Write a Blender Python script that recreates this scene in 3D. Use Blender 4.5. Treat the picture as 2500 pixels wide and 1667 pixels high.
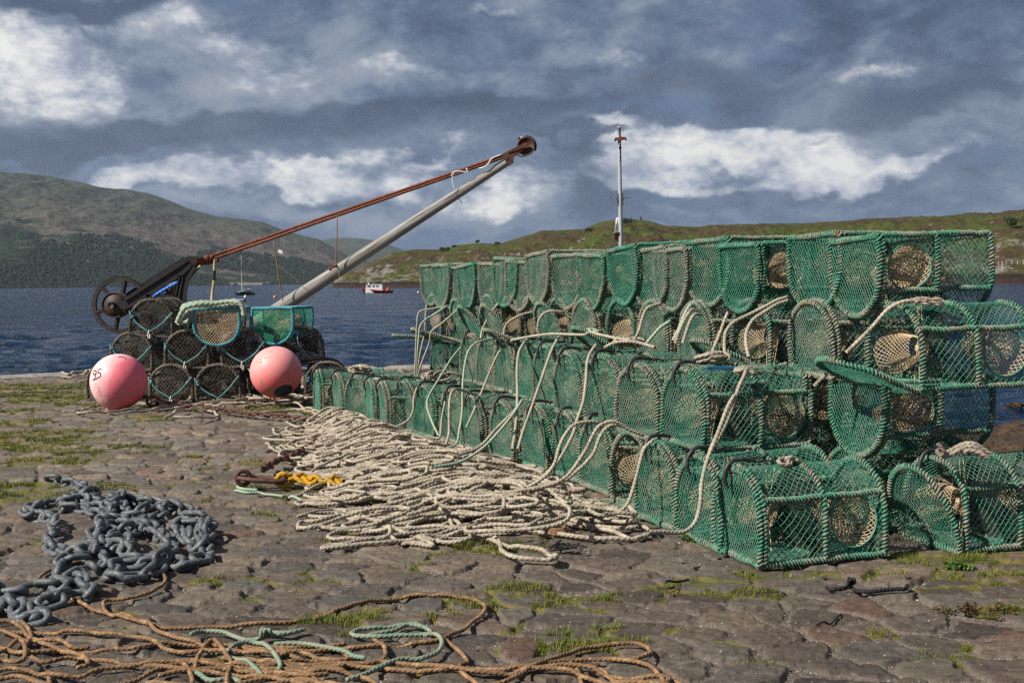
import bpy, math, random
import numpy as np
from mathutils import Vector, Matrix
# ------------------------------------------------------------------ camera, sky, sun
sc = bpy.context.scene
for o in list(bpy.data.objects): bpy.data.objects.remove(o)
col = sc.collection
FPX, HC, ROLL, PITCH = 2850.0, 1.25, .013, math.atan((833.5-685)/2850.0)
cam = bpy.data.cameras.new('camera'); camo = bpy.data.objects.new('camera', cam); col.objects.link(camo)
cam.sensor_width = 36; cam.lens = 36*FPX/2500; cam.clip_start = .05; cam.clip_end = 30000
camo.matrix_world = Matrix.Translation((0, 0, HC)) @ Matrix.Rotation(math.pi/2-PITCH, 4, 'X') @ Matrix.Rotation(-ROLL, 4, 'Z')
sc.camera = camo
sc.view_settings.view_transform = 'Standard'; sc.view_settings.look = 'None'; sc.cycles.use_denoising = False; sc.cycles.filter_width = 1.4; sc.cycles.adaptive_threshold = .006; sc.cycles.sample_clamp_direct = 2.2; sc.cycles.sample_clamp_indirect = 1.5
sc.view_settings.exposure = 0.44; sc.view_settings.gamma = 1
SUN_AZ, SUN_EL = math.radians(-119), math.radians(41)      # azimuth from +Y, negative = left
sd = Vector((math.sin(SUN_AZ)*math.cos(SUN_EL), math.cos(SUN_AZ)*math.cos(SUN_EL), math.sin(SUN_EL)))
sun = bpy.data.lights.new('sun', 'SUN'); suno = bpy.data.objects.new('sun', sun); col.objects.link(suno)
sun.energy = 5.0; sun.angle = math.radians(.53); sun.color = (1, .93, .82)
suno.rotation_euler = sd.to_track_quat('Z', 'Y').to_euler(); suno.location = (-8, -6, 12)

class NT:
    """tiny node-tree helper"""
    def __init__(s, tree): s.t = tree; s.n = tree.nodes; s.l = tree.links
    def new(s, typ, **kw):
        nd = s.n.new(typ)
        for k, v in kw.items(): setattr(nd, k, v)
        return nd
    def put(s, sock, v):
        if hasattr(v, 'is_linked') or isinstance(v, bpy.types.NodeSocket): s.l.new(v, sock)
        elif v is not None:
            if sock.type == 'RGBA' and len(v) == 3: v = (*v, 1)
            sock.default_value = v
    def math(s, op, a, b=None, c=None, clamp=False):
        nd = s.new('ShaderNodeMath', operation=op); nd.use_clamp = clamp
        for i, v in enumerate((a, b, c)):
            if v is not None: s.put(nd.inputs[i], v)
        return nd.outputs[0]
    def vmath(s, op, a, b=None, sc=None):
        nd = s.new('ShaderNodeVectorMath', operation=op)
        s.put(nd.inputs[0], a)
        if b is not None: s.put(nd.inputs[1], b)
        if sc is not None: s.put(nd.inputs['Scale'], sc)
        return nd.outputs[0]
    def noise(s, vec, scale, detail=4, rough=.5, dist=0, w=None):
        nd = s.new('ShaderNodeTexNoise'); 
        if w is not None: nd.noise_dimensions = '4D'; s.put(nd.inputs['W'], w)
        if vec is not None: s.l.new(vec, nd.inputs['Vector'])
        nd.inputs['Scale'].default_value = scale; nd.inputs['Detail'].default_value = detail
        nd.inputs['Roughness'].default_value = rough; nd.inputs['Distortion'].default_value = dist
        return nd.outputs[0]
    def ramp(s, fac, pts, interp='LINEAR'):
        nd = s.new('ShaderNodeValToRGB'); cr = nd.color_ramp; cr.interpolation = interp
        while len(cr.elements) < len(pts): cr.elements.new(.5)
        for e, (p, c) in zip(cr.elements, pts):
            e.position = p; e.color = (*c, 1) if hasattr(c, '__len__') else (c, c, c, 1)
        s.put(nd.inputs[0], fac); return nd.outputs[0]
    def mix(s, f, a, b, mode='MIX'):
        nd = s.new('ShaderNodeMix', data_type='RGBA', blend_type=mode)
        s.put(nd.inputs[0], f); s.put(nd.inputs[6], a); s.put(nd.inputs[7], b); return nd.outputs[2]
    def mapr(s, v, a, b, c=0, d=1, smooth=False):
        nd = s.new('ShaderNodeMapRange'); nd.interpolation_type = 'SMOOTHSTEP' if smooth else 'LINEAR'
        s.put(nd.inputs[0], v)
        for i, k in enumerate((a, b, c, d)): nd.inputs[i+1].default_value = k
        return nd.outputs[0]

def srgb(r, g, b):
    f = lambda c: (c/255/12.92) if c/255 <= .04045 else ((c/255+.055)/1.055)**2.4
    return (f(r), f(g), f(b))

def build_world():
    w = bpy.data.worlds.new('World'); sc.world = w; w.use_nodes = True
    T = NT(w.node_tree); T.n.clear()
    out = T.new('ShaderNodeOutputWorld'); bg = T.new('ShaderNodeBackground'); T.l.new(bg.outputs[0], out.inputs[0])
    sky = T.new('ShaderNodeTexSky'); sky.sky_type = 'NISHITA'; sky.sun_disc = False
    sky.sun_elevation = SUN_EL; sky.sun_rotation = SUN_AZ; sky.dust_density = 1.0
    skyc = T.vmath('SCALE', sky.outputs[0], sc=.075)
    tc = T.new('ShaderNodeTexCoord').outputs['Generated']
    d = T.vmath('NORMALIZE', tc)
    sx = T.new('ShaderNodeSeparateXYZ'); T.l.new(d, sx.inputs[0]); x, y, z = sx.outputs
    az = T.math('ARCTAN2', x, y); el = T.math('ARCSINE', z)
    # cloud layer coordinates (flat layer seen in perspective), softened at the horizon
    k = T.math('DIVIDE', 1, T.math('ADD', T.math('MAXIMUM', z, 0), .22))
    cp = T.new('ShaderNodeCombineXYZ')
    T.put(cp.inputs[0], T.math('MULTIPLY', x, k)); T.put(cp.inputs[1], T.math('MULTIPLY', y, k)); T.put(cp.inputs[2], .3)
    cv = cp.outputs[0]
    ca = T.new('ShaderNodeCombineXYZ'); T.put(ca.inputs[0], az); T.put(ca.inputs[1], T.math('MULTIPLY', el, 1.7)); T.put(ca.inputs[2], 1.7)
    av = ca.outputs[0]
    def warp(scale, amp, det):
        wn = T.new('ShaderNodeTexNoise'); wn.inputs['Scale'].default_value = scale; wn.inputs['Detail'].default_value = det; wn.inputs['Roughness'].default_value = .55; T.l.new(av, wn.inputs['Vector'])
        ws = T.new('ShaderNodeSeparateColor'); T.l.new(wn.outputs['Color'], ws.inputs[0])
        return T.math('MULTIPLY', T.math('SUBTRACT', ws.outputs[0], .5), amp), T.math('MULTIPLY', T.math('SUBTRACT', ws.outputs[1], .5), amp*.75)
    ax, ay = warp(6, .12, 2); bx, by = warp(22, .05, 4)
    waz = T.math('ADD', az, T.math('ADD', ax, bx)); wel = T.math('ADD', el, T.math('ADD', ay, by))
    def blobs(lst):
        tot = None
        for px, py, rx, ry, amp in lst:
            a0 = (px-1250)/2850; e0 = (701-.013*px-py)/2850
            u = T.math('DIVIDE', T.math('SUBTRACT', waz, a0), rx/2850); v = T.math('DIVIDE', T.math('SUBTRACT', wel, e0), ry/2850)
            q = T.math('MULTIPLY', T.math('EXPONENT', T.math('MULTIPLY', T.math('ADD', T.math('MULTIPLY', u, u), T.math('MULTIPLY', v, v)), -1)), amp)
            tot = q if tot is None else T.math('ADD', tot, q)
        return tot
    big = T.noise(cv, 1.1, 5, .55, .2)
    fine = T.noise(av, 12, 6, .60, .15)
    puff = T.noise(av, 42, 5, .60, .1)
    wv = T.new('ShaderNodeCombineXYZ'); T.put(wv.inputs[0], waz); T.put(wv.inputs[1], T.math('MULTIPLY', wel, 1.5)); T.put(wv.inputs[2], .4)
    bn = T.noise(wv.outputs[0], 15, 3, .5); bil = T.math('SUBTRACT', T.math('MULTIPLY', T.math('ABSOLUTE', T.math('SUBTRACT', bn, .5)), 3.2), .28)
    # broad grey deck
    b = T.math('ADD', .34, T.math('MULTIPLY', T.math('SUBTRACT', big, .5), .55))
    b = T.math('ADD', b, T.math('MULTIPLY', T.math('SUBTRACT', fine, .5), 1.15))
    b = T.math('ADD', b, T.math('MULTIPLY', bil, .22))
    b = T.math('ADD', b, blobs(((620, 150, 330, 110, .20), (1020, 190, 260, 90, .12), (250, 330, 330, 60, .16), (1450, 120, 200, 80, .13), (880, 260, 200, 70, .08), (1150, 440, 400, 40, .10), (2200, 400, 300, 60, .05), (2350, 480, 300, 40, -.05), (640, 525, 420, 30, .30), (1000, 540, 300, 40, .15), (1750, 500, 400, 14, .12), (1300, 230, 500, 30, .1))))
    deck = T.ramp(b, [(.0, srgb(54, 72, 103)), (.18, srgb(74, 93, 124)), (.34, srgb(104, 123, 152)), (.50, srgb(143, 157, 178)), (.70, srgb(170, 177, 190)), (1, srgb(205, 207, 212))])
    low = T.mapr(el, .012, .075, 1, 0, True)
    cc = T.mix(T.math('MULTIPLY', low, .55), deck, srgb(108, 130, 164))
    # sunlit cumulus with crisp tops and grey undersides
    bank = blobs(((70, 150, 190, 80, .72), (240, 230, 180, 75, .55), (40, 260, 180, 70, .45), (560, 120, 170, 45, .60), (720, 200, 130, 45, .50), (1060, 210, 110, 40, .45),
                  (520, 458, 190, 38, 1.0), (780, 445, 160, 42, 1.0), (960, 425, 90, 22, .5), (400, 480, 90, 18, .6), (1190, 480, 190, 40, .52), (1040, 395, 120, 14, .5),
                  (1540, 395, 170, 42, .85), (1760, 360, 190, 40, .95), (1960, 360, 150, 46, 1.0), (2140, 420, 150, 30, .90), (1980, 440, 170, 26, .7), (1560, 445, 230, 20, .6), (1500, 322, 80, 16, .75),
                  (2190, 198, 190, 30, .38), (1500, 150, 120, 40, .36), (2420, 395, 130, 24, .45), (1180, 30, 260, 34, .32), (350, 30, 200, 30, .34)))
    e = T.math('ADD', T.math('MULTIPLY', bank, 1.25), T.math('ADD', T.math('MULTIPLY', T.math('SUBTRACT', fine, .5), .95), T.math('ADD', T.math('MULTIPLY', bil, .28), T.math('MULTIPLY', T.math('SUBTRACT', puff, .5), .45))))
    m = T.mapr(e, .24, .80, 0, 1, True)
    sh = T.math('ADD', T.math('ADD', .12, T.math('MULTIPLY', T.math('SUBTRACT', e, .5), .32)), T.math('ADD', T.math('MULTIPLY', bil, .35), T.math('ADD', T.math('MULTIPLY', T.math('SUBTRACT', fine, .5), .9), T.math('MULTIPLY', T.math('SUBTRACT', puff, .5), .9))))
    wc = T.ramp(sh, [(.0, srgb(150, 158, 176)), (.16, srgb(182, 187, 198)), (.32, srgb(214, 214, 215)), (.50, srgb(238, 236, 231))])
    wc = T.vmath('SCALE', wc, sc=1.36)
    cc = T.mix(T.math('MULTIPLY', m, .94), cc, wc)
    # dark nearer cloud in front
    dk = blobs(((330, 85, 260, 30, .9), (120, 60, 200, 26, .6), (480, 345, 560, 50, .95), (100, 400, 420, 30, .8), (1150, 300, 420, 42, .85), (1420, 345, 200, 12, .7), (1750, 215, 380, 70, .75), (2200, 300, 160, 55, .95), (2330, 90, 260, 60, .6), (1500, 30, 260, 26, .5), (2038, 368, 60, 16, .5), (1690, 380, 90, 20, .35), (1100, 405, 60, 16, .4), (2420, 250, 130, 50, .7)))
    ed = T.math('ADD', dk, T.math('ADD', T.math('MULTIPLY', T.math('SUBTRACT', fine, .5), .8), T.math('MULTIPLY', bil, .35)))
    dm = T.mapr(ed, .36, .80, 0, 1, True)
    dc = T.ramp(T.math('ADD', fine, T.math('MULTIPLY', T.math('SUBTRACT', ed, .6), -.25)), [(.25, srgb(52, 68, 97)), (.5, srgb(72, 89, 120)), (.75, srgb(108, 123, 149))])
    cc = T.mix(T.math('MULTIPLY', dm, .86), cc, dc)
    clear = T.mapr(T.math('SUBTRACT', T.noise(cv, 3.2, 6, .6), T.math('MULTIPLY', b, .25)), .46, .60, 0, .45, True)
    clr = T.mix(T.math('MULTIPLY', clear, T.math('SUBTRACT', 1, T.math('MAXIMUM', m, dm))), cc, srgb(104, 132, 172))
    up = T.mapr(z, .30, .60, 0, 1, True)
    over = T.mix(T.mapr(big, .40, .62, 0, 1), skyc, T.mix(fine, srgb(84, 100, 134), srgb(176, 184, 200)))
    clr = T.mix(up, clr, over)
    dn = T.mapr(z, -.02, -.001, 0, 1)
    clr = T.mix(dn, srgb(45, 62, 88), clr)
    T.l.new(clr, bg.inputs[0]); bg.inputs[1].default_value = .61
build_world()

# ------------------------------------------------------------------ helpers
rng = np.random.default_rng(7); random.seed(7)
MW = np.array(camo.matrix_world)
def ray(px, py):
    v = np.array([(px-1250)/FPX, -(py-833.5)/FPX, -1.0]); return MW[:3, :3] @ v
def G(px, py, z=0.0):
    r = ray(px, py); t = (z-HC)/r[2]; return np.array([r[0]*t, r[1]*t, z])
def P(px, py, D):
    r = ray(px, py); t = D/r[1]; return np.array([r[0]*t, D, HC+r[2]*t])
def mesh_np(name, V, F, smooth=True, attrs=None):
    V = np.asarray(V, dtype=np.float32); me = bpy.data.meshes.new(name)
    F = F if isinstance(F, (list, tuple)) else [F]
    F = [np.asarray(f, dtype=np.int32) for f in F if len(f)]
    nl = sum(f.size for f in F); nf = sum(len(f) for f in F)
    me.vertices.add(len(V)); me.vertices.foreach_set('co', V.ravel())
    me.loops.add(nl); me.polygons.add(nf)
    me.loops.foreach_set('vertex_index', np.concatenate([f.ravel() for f in F]))
    st = []; o = 0
    for f in F: st.append(o+np.arange(len(f))*f.shape[1]); o += f.size
    me.polygons.foreach_set('loop_start', np.concatenate(st).astype(np.int32))
    me.polygons.foreach_set('use_smooth', np.full(nf, smooth))
    if attrs:
        for k, a in attrs.items():
            a = np.asarray(a, dtype=np.float32)
            if a.ndim == 1:
                at = me.attributes.new(k, 'FLOAT', 'POINT'); at.data.foreach_set('value', a)
            else:
                at = me.attributes.new(k, 'FLOAT_VECTOR', 'POINT'); at.data.foreach_set('vector', a.ravel())
    me.update(calc_edges=True); return me
def obj(name, me, mat=None, parent=None):
    if mat is not None and not me.materials: me.materials.append(mat)
    o = bpy.data.objects.new(name, me); col.objects.link(o)
    if parent is not None: o.parent = parent
    return o
def tag(o, label=None, cat=None, group=None, kind=None):
    if label: o['label'] = label
    if cat: o['category'] = cat
    if group: o['group'] = group
    if kind: o['kind'] = kind
    return o
def thing(name, label, cat, loc=(0, 0, 0), rz=0, group=None):
    o = bpy.data.objects.new(name, None); col.objects.link(o); o.location = loc; o.rotation_euler = (0, 0, rz)
    o.empty_display_size = .1
    return tag(o, label, cat, group)
class MB:
    """collects vertices / faces (tris or quads) and links them as one mesh"""
    def __init__(s): s.V = []; s.Q = []; s.T = []; s.n = 0
    def add(s, V, Q=None, T=None):
        V = np.asarray(V, float).reshape(-1, 3); s.V.append(V)
        if Q is not None and len(Q): s.Q.append(np.asarray(Q, int)+s.n)
        if T is not None and len(T): s.T.append(np.asarray(T, int)+s.n)
        s.n += len(V); return s
    def mesh(s, name, smooth=True, attrs=None):
        F = []
        if s.Q: F.append(np.concatenate(s.Q))
        if s.T: F.append(np.concatenate(s.T))
        return mesh_np(name, np.concatenate(s.V), F, smooth, attrs)
    def box(s, c, d, R=None):
        c = np.array(c, float); d = np.array(d, float)/2
        v = np.array([(x, y, z) for x in (-1, 1) for y in (-1, 1) for z in (-1, 1)], float)*d
        if R is not None: v = v @ np.array(R).T
        return s.add(v+c, [(0, 1, 3, 2), (4, 6, 7, 5), (0, 4, 5, 1), (2, 3, 7, 6), (0, 2, 6, 4), (1, 5, 7, 3)])
    def bar(s, a, b, w, h=None, up=(0, 0, 1)):
        a = np.array(a, float); b = np.array(b, float); h = h or w
        t = b-a; L = np.linalg.norm(t); t /= L; u = np.cross(up, t); u /= np.linalg.norm(u)+1e-9; v = np.cross(t, u)
        R = np.stack([t, u, v], 1); return s.box((a+b)/2, (L, w, h), R)
    def tube(s, pts, r, n=8, closed=False, cap=True):
        V, Q = sweep(np.asarray(pts, float), r, n, closed); s.add(V, Q)
        if cap and not closed:
            m = len(pts); b = s.n-m*n
            for k, base in ((0, b), (1, b+(m-1)*n)):
                c = np.mean(V[(0 if k == 0 else (m-1)*n):][:n], 0); s.add([c])
                i = np.arange(n); s.T.append(np.stack([base+i, base+(i+1) % n, np.full(n, s.n-1)], 1))
        return s
    def ball(s, c, r, nu=16, nv=10, sc=(1, 1, 1)):
        th = np.linspace(0, np.pi, nv+1)[:, None]; ph = np.linspace(0, 2*np.pi, nu, endpoint=False)[None]
        v = np.stack([np.sin(th)*np.cos(ph), np.sin(th)*np.sin(ph), np.cos(th)+0*ph], -1).reshape(-1, 3)*r*np.array(sc)
        return s.add(v+np.array(c), gridq(nv+1, nu, True))
    def prism(s, poly, y0, y1):
        """outline in x,z extruded along y (fan of ngons via ear-less triangulation)"""
        from mathutils.geometry import tessellate_polygon
        p = [Vector((a, b, 0)) for a, b in poly]; tr = tessellate_polygon([p]); n = len(poly)
        V = [(a, y0, b) for a, b in poly]+[(a, y1, b) for a, b in poly]
        i = np.arange(n)
        return s.add(V, np.stack([i, (i+1) % n, (i+1) % n+n, i+n], 1), [t for t in tr]+[tuple(q+n for q in t[::-1]) for t in tr])
def gridq(nr, nc, wrap=False, wrapr=False):
    i = np.arange(nr if wrapr else nr-1)[:, None]; j = np.arange(nc if wrap else nc-1)[None]
    i2 = (i+1) % nr; j2 = (j+1) % nc
    return np.stack([i*nc+j, i*nc+j2, i2*nc+j2, i2*nc+j], -1).reshape(-1, 4)
def frames(p, closed=False):
    m = len(p); t = np.empty_like(p)
    if closed: t = np.roll(p, -1, 0)-np.roll(p, 1, 0)
    else: t[1:-1] = p[2:]-p[:-2]; t[0] = p[1]-p[0]; t[-1] = p[-1]-p[-2]
    t /= np.linalg.norm(t, axis=1)[:, None]+1e-12
    N = np.empty_like(p); a = np.array([0, 0, 1.]) if abs(t[0, 2]) < .9 else np.array([1., 0, 0])
    n = a-t[0]*a.dot(t[0]); n /= math.sqrt(n.dot(n)); N[0] = n
    for i in range(1, m):
        ti = t[i]; n = n-ti*n.dot(ti); n = n/math.sqrt(n.dot(n)+1e-18); N[i] = n
    if closed:   # spread the closing twist
        n = N[-1]-t[0]*N[-1].dot(t[0]); n /= np.linalg.norm(n); B0 = np.cross(t[0], N[0])
        ang = math.atan2(n.dot(B0), n.dot(N[0])); B = np.cross(t, N); a = (-ang*np.arange(m)/m)[:, None]
        N = N*np.cos(a)+B*np.sin(a)
    return t, N, np.cross(t, N)
def sweep(p, r, n=8, closed=False, prof=None, twist=None):
    t, N, B = frames(p, closed); m = len(p)
    a = np.linspace(0, 2*np.pi, n, endpoint=False)
    rad = np.ones(n) if prof is None else prof
    A = a[None]+(np.zeros(m) if twist is None else twist)[:, None]
    R = np.broadcast_to(np.asarray(r, float), (m,))[:, None]*rad[None]
    V = p[:, None]+N[:, None]*(np.cos(A)*R)[..., None]+B[:, None]*(np.sin(A)*R)[..., None]
    return V.reshape(-1, 3), gridq(m, n, True, closed)
def resample(p, step, closed=False):
    """Catmull-Rom through the points, then even spacing"""
    p = np.asarray(p, float)
    q = np.concatenate([p[-1:], p, p[:2]]) if closed else np.concatenate([2*p[:1]-p[1:2], p, 2*p[-1:]-p[-2:-1]])
    out = []; u = np.linspace(0, 1, 14, endpoint=False)[:, None]
    for i in range(1, len(q)-2):
        a, b, c, d = q[i-1:i+3]
        out.append(.5*((2*b)+(c-a)*u+(2*a-5*b+4*c-d)*u*u+(3*b-a-3*c+d)*u**3))
    if not closed: out.append(q[-2:-1])
    o = np.concatenate(out); 
    if closed: o = np.concatenate([o, o[:1]])
    s = np.r_[0, np.cumsum(np.linalg.norm(np.diff(o, axis=0), axis=1))]; k = max(3, int(s[-1]/step)+1)
    si = np.linspace(0, s[-1], k)
    o = np.stack([np.interp(si, s, o[:, i]) for i in range(3)], 1)
    return o[:-1] if closed else o
LOBE = np.array([1.0, .93, .70]*3)
def laid_rope(mb, p, r, step=None, closed=False):
    """three-strand laid rope along p"""
    q = resample(p, step or r*1.15, closed); m = len(q); pitch = r*6.6
    L = np.linalg.norm(np.diff(q, axis=0), axis=1).sum(); s = np.linspace(0, L, m)
    tw = 2*np.pi*s/pitch
    if closed: tw = 2*np.pi*np.round(L/pitch)*np.arange(m)/m
    V, Q = sweep(q, r*1.12, 9, closed, LOBE, -tw); mb.add(V, Q)
def segs_mesh(mb, S, r, n=3):
    """independent thin prisms for twine, S (k,2,3)"""
    S = np.asarray(S); k = len(S); 
    if not k: return
    t = S[:, 1]-S[:, 0]; L = np.linalg.norm(t, axis=1)[:, None]+1e-9; t = t/L
    a = np.where(np.abs(t[:, 2:3]) < .8, np.array([[0, 0, 1.]]), np.array([[1., 0, 0]]))
    u = np.cross(t, a); u /= np.linalg.norm(u, axis=1)[:, None]; v = np.cross(t, u)
    an = np.linspace(0, 2*np.pi, n, endpoint=False)
    ring = (u[:, None]*np.cos(an)[None, :, None]+v[:, None]*np.sin(an)[None, :, None])*r
    V = np.concatenate([S[:, 0:1]-t[:, None]*r*.4+ring, S[:, 1:2]+t[:, None]*r*.4+ring], 1)      # k,2n,3
    i = np.arange(n); q = np.stack([i, (i+1) % n, (i+1) % n+n, i+n], 1)
    mb.add(V.reshape(-1, 3), (q[None]+(np.arange(k)*2*n)[:, None, None]).reshape(-1, 4))
# numpy value noise
_perm = rng.random((256, 256))
def vnoise(x, y):
    xi = np.floor(x).astype(int); yi = np.floor(y).astype(int); fx = x-xi; fy = y-yi
    fx = fx*fx*(3-2*fx); fy = fy*fy*(3-2*fy)
    g = lambda a, b: _perm[a & 255, b & 255]
    return (g(xi, yi)*(1-fx)+g(xi+1, yi)*fx)*(1-fy)+(g(xi, yi+1)*(1-fx)+g(xi+1, yi+1)*fx)*fy
def fbm(x, y, o=4, g=.5):
    s = 0; a = 1; t = 0
    for i in range(o): s = s+a*vnoise(x*2**i+17.3*i, y*2**i+5.1*i); t += a; a *= g
    return s/t-.5
def sstep(a, b, x): t = np.clip((x-a)/(b-a), 0, 1); return t*t*(3-2*t)

# ------------------------------------------------------------------ materials
def mat(name, fn=None, color=(.5, .5, .5), rough=.7, metal=0, spec=.3):
    m = bpy.data.materials.new(name); m.use_nodes = True; T = NT(m.node_tree)
    bs = T.n['Principled BSDF']; bs.inputs['Base Color'].default_value = (*color, 1)
    bs.inputs['Roughness'].default_value = rough; bs.inputs['Metallic'].default_value = metal
    bs.inputs['Specular IOR Level'].default_value = spec
    if fn: fn(T, bs)
    return m
def bump(T, bs, h, dist=.002, strength=1.0):
    b = T.new('ShaderNodeBump'); b.inputs['Distance'].default_value = dist; b.inputs['Strength'].default_value = strength
    T.l.new(h, b.inputs['Height']); T.l.new(b.outputs[0], bs.inputs['Normal'])
def objc(T): return T.new('ShaderNodeTexCoord').outputs['Object']
def geop(T): return T.new('ShaderNodeNewGeometry').outputs['Position']
def oinfo(T): return T.new('ShaderNodeObjectInfo')
def two_tone(c1, c2, scale=4, lo=.4, hi=.6, bscale=300, bd=.0015, dirt=None, c3=None, world=True):
    def f(T, bs):
        g = geop(T) if world else objc(T); n = T.noise(g, scale, 5, .6)
        c = T.mix(T.mapr(n, lo, hi), c1, c2)
        if c3 is not None: c = T.mix(T.mapr(T.noise(g, scale*7, 3, .6), .5, .68), c, c3)
        f2 = T.noise(g, bscale, 2, .6)
        c = T.mix(1.0, c, T.ramp(f2, [(.3, .72), (.7, 1.25)]), 'MULTIPLY')
        T.put(bs.inputs['Base Color'], c); bump(T, bs, f2, bd, .7)
    return f
M = {}
def frame_rope_mat(name, green, grey):
    def f(T, bs):
        g = geop(T); oi = oinfo(T)
        sep = T.new('ShaderNodeSeparateColor'); T.l.new(oi.outputs['Color'], sep.inputs[0])
        n = T.noise(g, 8, 5, .7); n2 = T.noise(g, 45, 3, .6)
        k = T.math('ADD', n, T.math('MULTIPLY', T.math('SUBTRACT', n2, .5), .5))
        k = T.math('ADD', k, T.math('MULTIPLY', T.math('SUBTRACT', sep.outputs[0], .46), .55))
        c = T.mix(T.mapr(k, .39, .58), green, grey)
        dk = T.mapr(T.noise(g, 38, 3, .7), .60, .70, 0, .5); c = T.mix(dk, c, (.09, .085, .06))
        hi = T.mapr(T.noise(g, 170, 2, .6), .60, .72, 0, .65)
        c = T.mix(hi, c, (.42, .40, .33))
        ru = T.mapr(T.noise(g, 9, 2, .5), .70, .76, 0, .8)
        c = T.mix(ru, c, (.36, .12, .04))
        fi = T.noise(g, 420, 2, .6)
        c = T.mix(1.0, c, T.ramp(fi, [(.3, .7), (.7, 1.25)]), 'MULTIPLY')
        T.put(bs.inputs['Base Color'], c); bump(T, bs, fi, .002, .8)
    M[name] = mat(name, f, rough=.85, spec=.2)
frame_rope_mat('frame_rope', (.058, .225, .150), (.25, .245, .195))
frame_rope_mat('blue_rope', (.07, .33, .50), (.12, .42, .46))
frame_rope_mat('dark_rope', (.085, .072, .056), (.20, .175, .145))
def net_mat(name, a, b, c=None):
    def f(T, bs):
        g = geop(T); oi = oinfo(T); sep = T.new('ShaderNodeSeparateColor'); T.l.new(oi.outputs['Color'], sep.inputs[0])
        n = T.math('ADD', T.noise(g, 7, 4, .65), T.math('MULTIPLY', T.math('SUBTRACT', sep.outputs[0], .5), .7))
        k = T.mix(T.mapr(n, .38, .62), a, b)
        k = T.mix(T.mapr(T.noise(g, 90, 2, .6), .60, .70, 0, .75), k, c or (.45, .42, .33))
        T.put(bs.inputs['Base Color'], k)
    M[name] = mat(name, f, rough=.75, spec=.3)
net_mat('green_net', (.040, .225, .155), (.18, .27, .21))
net_mat('bright_net', (.015, .38, .20), (.05, .42, .26))
net_mat('inner_shade_net', (.022, .032, .024), (.04, .042, .03), (.10, .095, .07))  # parlour net coloured dark to stand in for shade inside the creels
net_mat('tan_net', (.62, .47, .30), (.45, .34, .22), (.70, .60, .45))
net_mat('black_net', (.032, .028, .024), (.115, .10, .08), (.38, .35, .29))
M['beige_rope'] = mat('beige_rope', two_tone((.40, .345, .27), (.235, .20, .155), 9, .38, .64, 500, .0014, c3=(.50, .445, .37)), rough=.9, spec=.15)
M['pale_rope'] = mat('pale_rope', two_tone((.40, .355, .275), (.30, .28, .215), 9, .4, .6, 500, .001), rough=.85, spec=.2)
M['orange_rope'] = mat('orange_rope', two_tone((.235, .140, .076), (.15, .094, .054), 6, .4, .62, 500, .001, c3=(.38, .235, .125)), rough=.85, spec=.2)
M['mint_rope'] = mat('mint_rope', two_tone((.26, .38, .29), (.36, .39, .30), 9, .4, .6, 500, .001), rough=.8, spec=.2)
M['mint_dull'] = mat('mint_dull', two_tone((.17, .25, .185), (.25, .28, .205), 5, .4, .6, 500, .001), rough=.85, spec=.2)
M['teal_rope'] = mat('teal_rope', two_tone((.07, .20, .23), (.13, .30, .30), 9, .4, .6, 500, .001), rough=.8, spec=.2)
M['yellow_rope'] = mat('yellow_rope', two_tone((.50, .26, .012), (.38, .22, .03), 6, .4, .6, 500, .002), rough=.85, spec=.2)
M['blue_plastic'] = mat('blue_plastic', two_tone((.03, .15, .62), (.05, .2, .7), 6, .4, .6, 300, .001), rough=.5, spec=.4)
M['black_rubber'] = mat('black_rubber', two_tone((.022, .022, .024), (.06, .058, .06), 30, .5, .7, 400, .0006), rough=.45, spec=.5)
M['black_rope'] = mat('black_rope', two_tone((.018, .017, .018), (.035, .033, .032), 30, .5, .7, 400, .001), rough=.8)
M['rust'] = mat('rust', two_tone((.20, .062, .035), (.12, .040, .026), 9, .4, .6, 160, .002, c3=(.30, .11, .05)), rough=.8, spec=.25)
M['dark_rust'] = mat('dark_rust', two_tone((.10, .042, .032), (.055, .028, .024), 9, .4, .6, 160, .002, c3=(.17, .07, .04)), rough=.65, spec=.4)
M['cast_iron'] = mat('cast_iron', two_tone((.014, .014, .016), (.022, .020, .021), 8, .5, .7, 120, .0015, c3=(.034, .026, .022)), rough=.5, spec=.45)
M['gear_iron'] = mat('gear_iron', two_tone((.022, .019, .018), (.055, .033, .026), 8, .45, .62, 120, .0015, c3=(.07, .045, .035)), rough=.6, spec=.4)
M['galvanised'] = mat('galvanised', two_tone((.108, .122, .136), (.062, .072, .082), 14, .35, .65, 200, .0016, c3=(.20, .21, .21)), rough=.58, metal=.15, spec=.5)
M['white_plastic'] = mat('white_plastic', color=(.75, .75, .74), rough=.4, spec=.5)
M['white_paint'] = mat('white_paint', color=(.80, .80, .80), rough=.35, spec=.5)
M['red_paint'] = mat('red_paint', color=(.42, .03, .025), rough=.4, spec=.5)
M['green_paint'] = mat('green_paint', color=(.015, .10, .055), rough=.4, spec=.5)
M['dark_glass'] = mat('dark_glass', color=(.02, .025, .03), rough=.1, spec=.6)
M['red_glass'] = mat('red_glass', color=(.12, .004, .01), rough=.15, spec=.6)
M['varnish'] = mat('varnish', color=(.25, .07, .03), rough=.4, spec=.5)
M['orange_plastic'] = mat('orange_plastic', color=(.80, .30, .02), rough=.45, spec=.4)
M['grey_rubber'] = mat('grey_rubber', color=(.28, .29, .31), rough=.6)
M['post_paint'] = mat('post_paint', two_tone((.40, .42, .44), (.34, .36, .38), 3, .4, .6, 60, .001), rough=.5, spec=.4)
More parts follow.
